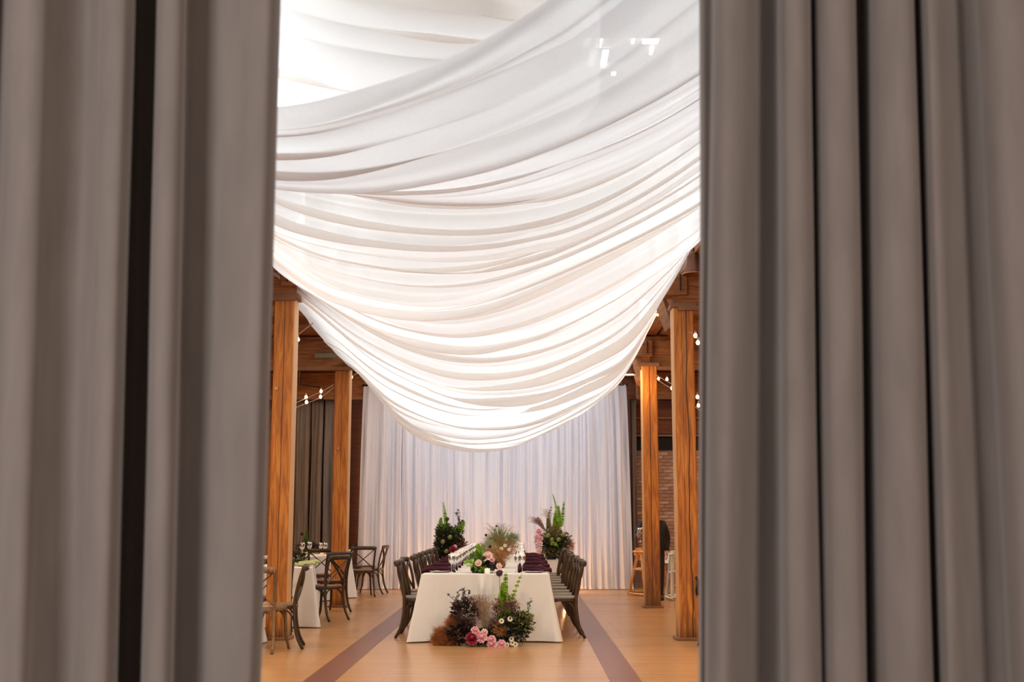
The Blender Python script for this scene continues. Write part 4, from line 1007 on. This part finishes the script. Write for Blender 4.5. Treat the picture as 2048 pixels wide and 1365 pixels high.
e = empty('tall_arrangement', (xr, PY, PH + .012), 0, 'tall arrangement with pink blooms and lime bells on the plinth by the brick-wall side', 'flowers', 'tall arrangements before the drape')
for j, (px, py, r, n, m) in enumerate(((1108, 1082, (.24, .2, .20), 640, 'leaf_olive'), (1112, 1088, (.2, .18, .16), 420, 'leaf_deep'), (1098, 1092, (.16, .16, .16), 300, 'leaf_deep'), (1120, 1096, (.14, .14, .12), 200, 'leaf_dark'), (1106, 1066, (.16, .14, .1), 260, 'leaf_olive'), (1105, 1104, (.24, .18, .10), 380, 'leaf_olive'), (1090, 1090, (.18, .16, .2), 380, 'leaf_deep'), (1122, 1086, (.2, .16, .2), 420, 'leaf_dark'), (1112, 1112, (.10, .1, .08), 140, 'leaf_deep'))):
    stuff(tuft(T_(px, py), r, n, .06, 120 + j, 0, .028), 'foliage', m, e)
for (a_, b_, c_, r_) in (((1116, 1060), (1112, 1015), (1105, 988), .022), ((1118, 1058), (1118, 1030), (1116, 1010), .034), ((1122, 1055), (1126, 1025), (1128, 1003), .028), ((1112, 1058), (1110, 1040), (1112, 1020), .038)):
    kid('bell_stem', bells([T_(*a_), T_(*b_), T_(*c_)], r_ * 1.4, int(a_[0]) + 3, dens=.032), e)
kid('bell_stem', bells([T_(1098, 1058), T_(1096, 1040), T_(1104, 1010)], .04, 9, 'leaf_olive', .04), e)
stuff(plume(T_(1090, 1062), 70, .26, .12, 8, 0, (-.18, 0), .005), 'dried_grass', 'mauve', e)
stuff(plume(T_(1100, 1050), 40, .3, .12, 88, 0, (-.06, 0), .004), 'dried_grass', 'straw', e)
stuff(fuzz(T_(1110, 1060), (.12, .1, .08), 600, .05, 9, 0, .004), 'smoke_bush_plume', 'amber', e)
stuff(fuzz(T_(1140, 1093), (.08, .08, .14), 600, .05, 10, 0, .004), 'smoke_bush_plume', 'amber', e)
for (px, py, k, s_) in ((1078, 1064, 'rose_pink', 1.7), (1074, 1076, 'rose_pink', 1.4), (1082, 1078, 'rose_pink', 1.2), (1079, 1087, 'dahlia', 1.15), (1078, 1101, 'dahlia', 1.1)):
    head(k, e, T_(px, py, PY - .2), s_, (-.15, -1, .3), 'rose' if k[0] == 'r' else 'dahlia', k == 'dahlia')
for (px, py) in ((1104, 1080), (1117, 1080), (1096, 1072), (1126, 1070), (1105, 1087)): head('hydr', e, T_(px, py, PY - .2), 1.0)
kid('bell_stem', bells([T_(1108, 1090, PY - .2), T_(1112, 1092, PY - .2), T_(1116, 1094, PY - .2)], .05, 31), e)
MB().lathe([(.001, 0), (.09, 0), (.11, .05), (.12, .14), (.11, .14), (.001, .12)], 18).build('vase', M['iron'], e)

# -- flowers on the side tables
q = flat(614, 1108, TZ); e = empty('table_centrepiece', (q.x, q.y, TZ), 0, 'dark low flowers with a green spike on the farther side table', 'flowers', 'flowers on the side tables')
stuff(tuft((0, 0, .09), (.20, .15, .12), 300, .06, 130, 0, .03), 'foliage', 'leaf_deep', e)
kid('bell_stem', bells([(0, 0, .12), (-.03, 0, .25), (-.02, 0, .46)], .05, 33, 'leaf_green'), e)
stuff(tuft((.12, -.05, .10), (.10, .08, .07), 120, .05, 131, 0, .03), 'foliage', 'seedhead', e)
stem(e, (0, 0, .1), (-.10, 0, .34)); head('button', e, (-.10, 0, .35), 2.0)
MB().lathe([(.001, 0), (.07, 0), (.085, .02), (.09, .05), (.08, .05), (.001, .045)], 18).build('bowl', M['iron'], e)
q = flat(596, 1128, TZ); e = empty('table_centrepiece', (q.x, q.y, TZ), 0, 'dark foliage posy on the nearer side table beside the orange post', 'flowers', 'flowers on the side tables')
stuff(tuft((0, 0, .07), (.12, .12, .10), 260, .05, 132, 0, .024), 'foliage', 'leaf_plum', e)
stuff(tuft((.02, -.05, .03), (.10, .08, .04), 80, .05, 133, 0, .022), 'foliage', 'leaf_green', e)
MB().lathe([(.001, 0), (.05, 0), (.06, .02), (.06, .05), (.05, .05), (.001, .045)], 18).build('bowl', M['iron'], e)

# ------------------------------------------------------------------ uplights behind the plinths (warm glow on the drape)
for i, (x, lab) in enumerate(((xl - .35, 'beside the plinth of the dark green arrangement'), (.05, 'on the floor beyond the end of the long table'), (xr + .30, 'beside the plinth of the pink arrangement'))):
    e = empty('uplight', (x, 23.35, 0), 0, 'small warm uplight can %s' % lab, 'lamp', 'uplights at the back drape')
    MB().lathe([(.001, 0), (.06, 0), (.065, .01), (.065, .14), (.055, .14), (.05, .10), (.001, .10)], 16).build('housing', M['iron'], e)
    MB().lathe([(.001, .11), (.048, .11)], 16).build('lens', M['lamp_glow'], e)
    l = point('uplight_source', (x, 23.35, .25), 24, HOT, .05)

# ------------------------------------------------------------------ string lights and pendants
BULB = MB().lathe([(.001, -.085), (.015, -.080), (.024, -.062), (.024, -.05), (.014, -.030), (.010, -.022)], 12).mesh('bulb', M['bulb'])
SOCK = MB().lathe([(.012, -.026), (.013, 0), (.006, .012), (.001, .014)], 8).mesh('socket', M['brass'])
def string(pts, bulbs, label, rad=.006, dark=()):
    P = [at(*p) for p in pts]; c0 = P[0]
    e = empty('string_light', c0, 0, label, 'string lights', 'strings of warm bulbs')
    MB().tube(spline([p - c0 for p in P], 24), rad, 5).build('cable', M['cable'], e)
    for (px, py, Y) in bulbs:
        p = at(px, py, Y) - c0 + Vector((0, 0, .075))
        s_ = kid('socket', SOCK, e, p, (0, 0, 0), .85); kid('bulb', BULB, s_)
    return e
string([(560, 822, 15.0), (592, 806, 16), (640, 785, 17.5), (667, 770, 18.6)], [(612, 799, 16.5), (642, 787, 17.6)], 'upper string of warm bulbs between the two guest-side posts')
string([(560, 838, 15.0), (592, 816, 16), (640, 796, 17.5), (667, 776, 18.6)], [(613, 809, 16.4), (641, 798, 17.5)], 'lower string of warm bulbs between the two guest-side posts')
string([(690, 768, 19.6), (702, 756, 20), (717, 745, 21)], [(703, 758, 20), (698, 763, 19.8)], 'short string of warm bulbs right of the paler post')
string([(590, 675, 15), (615, 655, 16), (650, 630, 17)], [(596, 684, 15.2)], 'string of bulbs high by the orange post, rising behind the drape')
string([(1311, 750, 19.2), (1332, 762, 18), (1352, 773, 16.5), (1400, 800, 15)], [(1334, 763, 18), (1395, 799, 15)], 'upper string of warm bulbs between the bar-side posts')
string([(1311, 757, 19.2), (1330, 770, 18), (1352, 783, 16.5), (1400, 822, 15)], [(1317, 762, 19), (1344, 781, 17), (1397, 816, 15)], 'lower string of warm bulbs between the bar-side posts')
string([(1320, 620, 17), (1335, 630, 16.4), (1352, 648, 15.8)], [(1329, 636, 16.6)], 'string of bulbs crossing the knee brace of the bar-side post')
string([(1378, 665, 13.4), (1390, 670, 13.0), (1410, 688, 12.6)], [(1391, 677, 13.0), (1396, 691, 12.9)], 'string of bulbs between the nearer bar-side post and the velvet curtain')
string([(1276, 720, 20), (1279, 728, 20), (1290, 742, 19.6)], [(1279, 729, 20)], 'single warm bulb beside the drape, above the farther bar-side post')
def pendant(px, py, Y, s, label, lit=True):
    p = at(px, py, Y); e = empty('pendant_lamp', p, 0, label, 'lamp', 'industrial can lamps')
    e.scale = (s, s, s)
    MB().lathe([(.03, .26), (.05, .24), (.075, .20), (.085, .12), (.12, .02), (.125, 0), (.118, 0), (.08, .10), (.001, .12)], 20).build('lamp_can', M['can'], e)
    MB().lathe([(.135, -.005), (.14, .003), (.128, .012), (.12, .0)], 20).build('rim', M['brass'], e)
    if lit: MB().lathe([(.001, .012), (.06, .002), (.115, .015)], 20).build('lens', M['lamp_glow'], e)
    MB().tube([(0, 0, .25), (0, 0, .36), (.03, 0, .42), (0, 0, max(.5, (4.33 - p.z) / s))], .008, 6).build('hook', M['iron'], e)
    return p
p = pendant(1258, 750, 19.0, .85, 'lit can lamp hanging where the lowest drape meets the back drape'); point('pendant_source', (p.x, p.y - .02, p.z - .10), 20, WARM, .08)
p = pendant(1318, 630, 15.6, .8, 'lit can lamp half behind the drape by the knee brace'); point('pendant_source', (p.x, p.y, p.z - .10), 20, WARM, .08)
pendant(1388, 549, 13.2, 1.0, 'dark rusty can lamp above the bar-side post, unlit from here', False)
p = pendant(745, 768, 22.9, .6, 'small lit can lamp at the top corner of the back drape, guest-table side'); point('pendant_source', (p.x, p.y - .05, p.z - .10), 9, WARM, .06)

# ------------------------------------------------------------------ high chairs and service things on the bar side
def high_chair(px, py, rz, mat, label, s=1.0):
    q = flat(px, py); e = empty('high_chair', (q.x, q.y, 0), rz, label, 'high chair', 'wooden high chairs'); m = M[mat]; e.scale = (s, s, s)
    def bar(a, b, wd=.022, th=.6, nm='rail'):
        MB().tube([a, b], wd, 4, (1, th), True).build(nm, m, e, smooth=False)
    for sx in (-1, 1):
        bar((sx * .25, -.25, .02), (sx * .19, -.02, .74), .030, .7, 'leg'); bar((sx * .25, .25, .02), (sx * .19, .04, .74), .030, .7, 'leg')
        bar((sx * .25, -.27, .03), (sx * .25, .27, .03), .024, .8); bar((sx * .215, -.15, .42), (sx * .215, .15, .42), .024, .8)
        bar((sx * .20, -.16, .70), (sx * .20, .16, .70), .034, .7)
    for sy in (-1, 1):
        bar((-.25, sy * .25, .05), (.25, sy * .25, .05), .026, .8); bar((-.20, sy * .14, .66), (.20, sy * .14, .66), .034, .8)
    bar((-.22, -.13, .22), (.22, -.13, .22), .024, .8)
    MB().box(-.19, .19, -.15, .15, .43, .448, .004).build('seat', m, e, smooth=False)
    MB().box(-.18, .18, .13, .15, .56, .76, .004).build('backrest', m, e, smooth=False)
high_chair(1301, 1192, R(28), 'orange_wood', 'orange beech high chair behind the farther bar-side post', 1.12)
high_chair(1370, 1200, R(4), 'white_paint', 'white-painted high chair between the two bar-side posts', 1.10)

# ------------------------------------------------------------------ the person
def person():
    Yp = 20.6; c = at(1309, 1100, Yp); e = empty('person', (c.x, Yp, 0), 0, 'person in black standing behind the farther bar-side post, holding out a glass of red wine', 'person')
    V = {}; 
    J = [('pelvis', (0, 0, .86), .20), ('waist', (0, 0, 1.0), .21), ('chest', (0, 0, 1.16), .235), ('neck_base', (0, .01, 1.34), .085), ('neck', (0, .0, 1.40), .052), ('head0', (0, -.01, 1.46), .062),
         ('shL', (-.215, 0, 1.27), .085), ('elL', (-.30, -.04, 1.08), .060), ('wrL', (-.305, -.25, 1.10), .034),
         ('shR', (.165, 0, 1.28), .085), ('elR', (.215, .02, 1.04), .072), ('wrR', (.20, -.08, .84), .040),
         ('hipL', (-.09, 0, .80), .095), ('knL', (-.10, -.02, .44), .062), ('anL', (-.10, .03, .09), .042), ('toL', (-.11, -.10, .04), .036),
         ('hipR', (.09, 0, .80), .095), ('knR', (.10, -.02, .44), .062), ('anR', (.10, .03, .09), .042), ('toR', (.11, -.10, .04), .036)]
    idx = {j[0]: i for i, j in enumerate(J)}
    E_ = [('pelvis', 'waist'), ('waist', 'chest'), ('chest', 'neck_base'), ('neck_base', 'neck'), ('neck', 'head0'), ('chest', 'shL'), ('shL', 'elL'), ('elL', 'wrL'), ('chest', 'shR'), ('shR', 'elR'), ('elR', 'wrR'),
          ('pelvis', 'hipL'), ('hipL', 'knL'), ('knL', 'anL'), ('anL', 'toL'), ('pelvis', 'hipR'), ('hipR', 'knR'), ('knR', 'anR'), ('anR', 'toR')]
    me = bpy.data.meshes.new('body'); me.from_pydata([j[1] for j in J], [(idx[a], idx[b]) for a, b in E_], [])
    o = bpy.data.objects.new('body', me); COL.objects.link(o); o.parent = e
    m = o.modifiers.new('Skin', 'SKIN'); m.use_smooth_shade = True
    for i, j in enumerate(J):
        sv = me.skin_vertices[0].data[i]; r = j[2]
        sv.radius = (r, r * .72) if j[0] in ('pelvis', 'waist', 'chest') else (r, r)
    me.skin_vertices[0].data[0].use_root = True
    o.modifiers.new('Sub', 'SUBSURF').levels = 2; o.modifiers['Sub'].render_levels = 2
    me.materials.append(M['black']); o['label'] = 'black long-sleeved clothes'
    # head with face
    hb = MB()
    def hf(u, v):
        a = u * 2 * math.pi; t = math.pi * v; r = math.sin(t); z = -math.cos(t)
        x = math.sin(a) * r * .073; y = -math.cos(a) * r * .092; zz = z * .112
        f = max(0, -y / .092)
        if z < 0: x *= 1 + .22 * z; y *= 1 + .10 * z
        y -= .016 * math.exp(-((a if a < math.pi else a - 2 * math.pi) / .16) ** 2) * math.exp(-((z + .12) / .22) ** 2)
        for s_ in (-1, 1):
            aa = (a if a < math.pi else a - 2 * math.pi); y += .007 * math.exp(-((aa - s_ * .42) / .18) ** 2) * math.exp(-((z - .05) / .12) ** 2)
        return (x, y, zz)
    hb.grid(hf, 36, 26); hd = hb.build('head', M['skin'], e, loc=(0, -.015, 1.545))
    for s_ in (-1, 1):
        MB().ball((s_ * .029, -.076, .006), .010, 8).build('eye', M['china'], hd)
        MB().ball((s_ * .072, .005, -.005), .020, 8, 1.4).build('ear', M['skin'], hd)
    MB().ball((0, -.076, -.055), .016, 8, .35).build('mouth', M['pink'], hd)
    hr = MB().grid(lambda u, v: (math.sin(u * 6.283) * math.sin(v * 1.75) * .082, .014 - math.cos(u * 6.283) * math.sin(v * 1.75) * .098, math.cos(v * 1.75) * .124 + .004 - .05 * v * (1 + math.cos(u * 6.283 + math.pi)) * .5), 28, 12)
    hr.build('hair', M['hair'], hd)
    def hand(w_, dirv, palm, curl, nm):
        w_ = Vector(w_); d = Vector(dirv).normalized(); pn = Vector(palm).normalized(); sd = d.cross(pn).normalized()
        hb = MB().tube([w_ - d * .03, w_ + d * .02, w_ + d * .06, w_ + d * .085], [.024, .030, .034, .030], 10, (1.15, .55)) if False else MB()
        mb = MB()
        P = [w_ - d * .02, w_ + d * .02, w_ + d * .06, w_ + d * .088]; W_ = [.021, .030, .038, .036]; T_w = [.017, .016, .014, .011]
        b = 0
        for i, p in enumerate(P):
            for k in range(10):
                an = 2 * math.pi * k / 10; mb.v.append(tuple(p + sd * math.cos(an) * W_[i] + pn * math.sin(an) * T_w[i]))
        for i in range(3):
            for k in range(10): a = i * 10 + k; c = i * 10 + (k + 1) % 10; mb.f.append((a, c, c + 10, a + 10))
        mb.f.append(tuple(range(30, 40)))
        for k, (off, ln) in enumerate(((-.028, .068), (-.010, .078), (.010, .074), (.028, .058))):
            p0 = w_ + d * .075 + sd * off; p1 = p0 + (d * math.cos(curl * .5) + pn * math.sin(curl * .5)) * ln * .42
            p2 = p1 + (d * math.cos(curl) + pn * math.sin(curl)) * ln * .33; p3 = p2 + (d * math.cos(curl * 1.5) + pn * math.sin(curl * 1.5)) * ln * .25
            mb.tube([p0, p1, p2, p3], [.0095, .009, .008, .006], 7)
        t0 = w_ + d * .02 - sd * .026; mb.tube([t0, t0 - sd * .022 + d * .02 + pn * .012, t0 - sd * .020 + d * .045 + pn * .028], [.012, .010, .007], 7)
        return mb.build(nm, M['skin'], e)
    hand((-.30, -.27, 1.10), (-.25, -1, .15), (1, -.2, 0), 1.35, 'hand')
    hand((.20, -.09, .83), (0, -.5, -1), (-1, 0, 0), .5, 'hand')
    g_ = goblet(c.x - .275, Yp - .385, 1.00, 'glass of red wine held by the person in black', None, 1.15, True)
person()
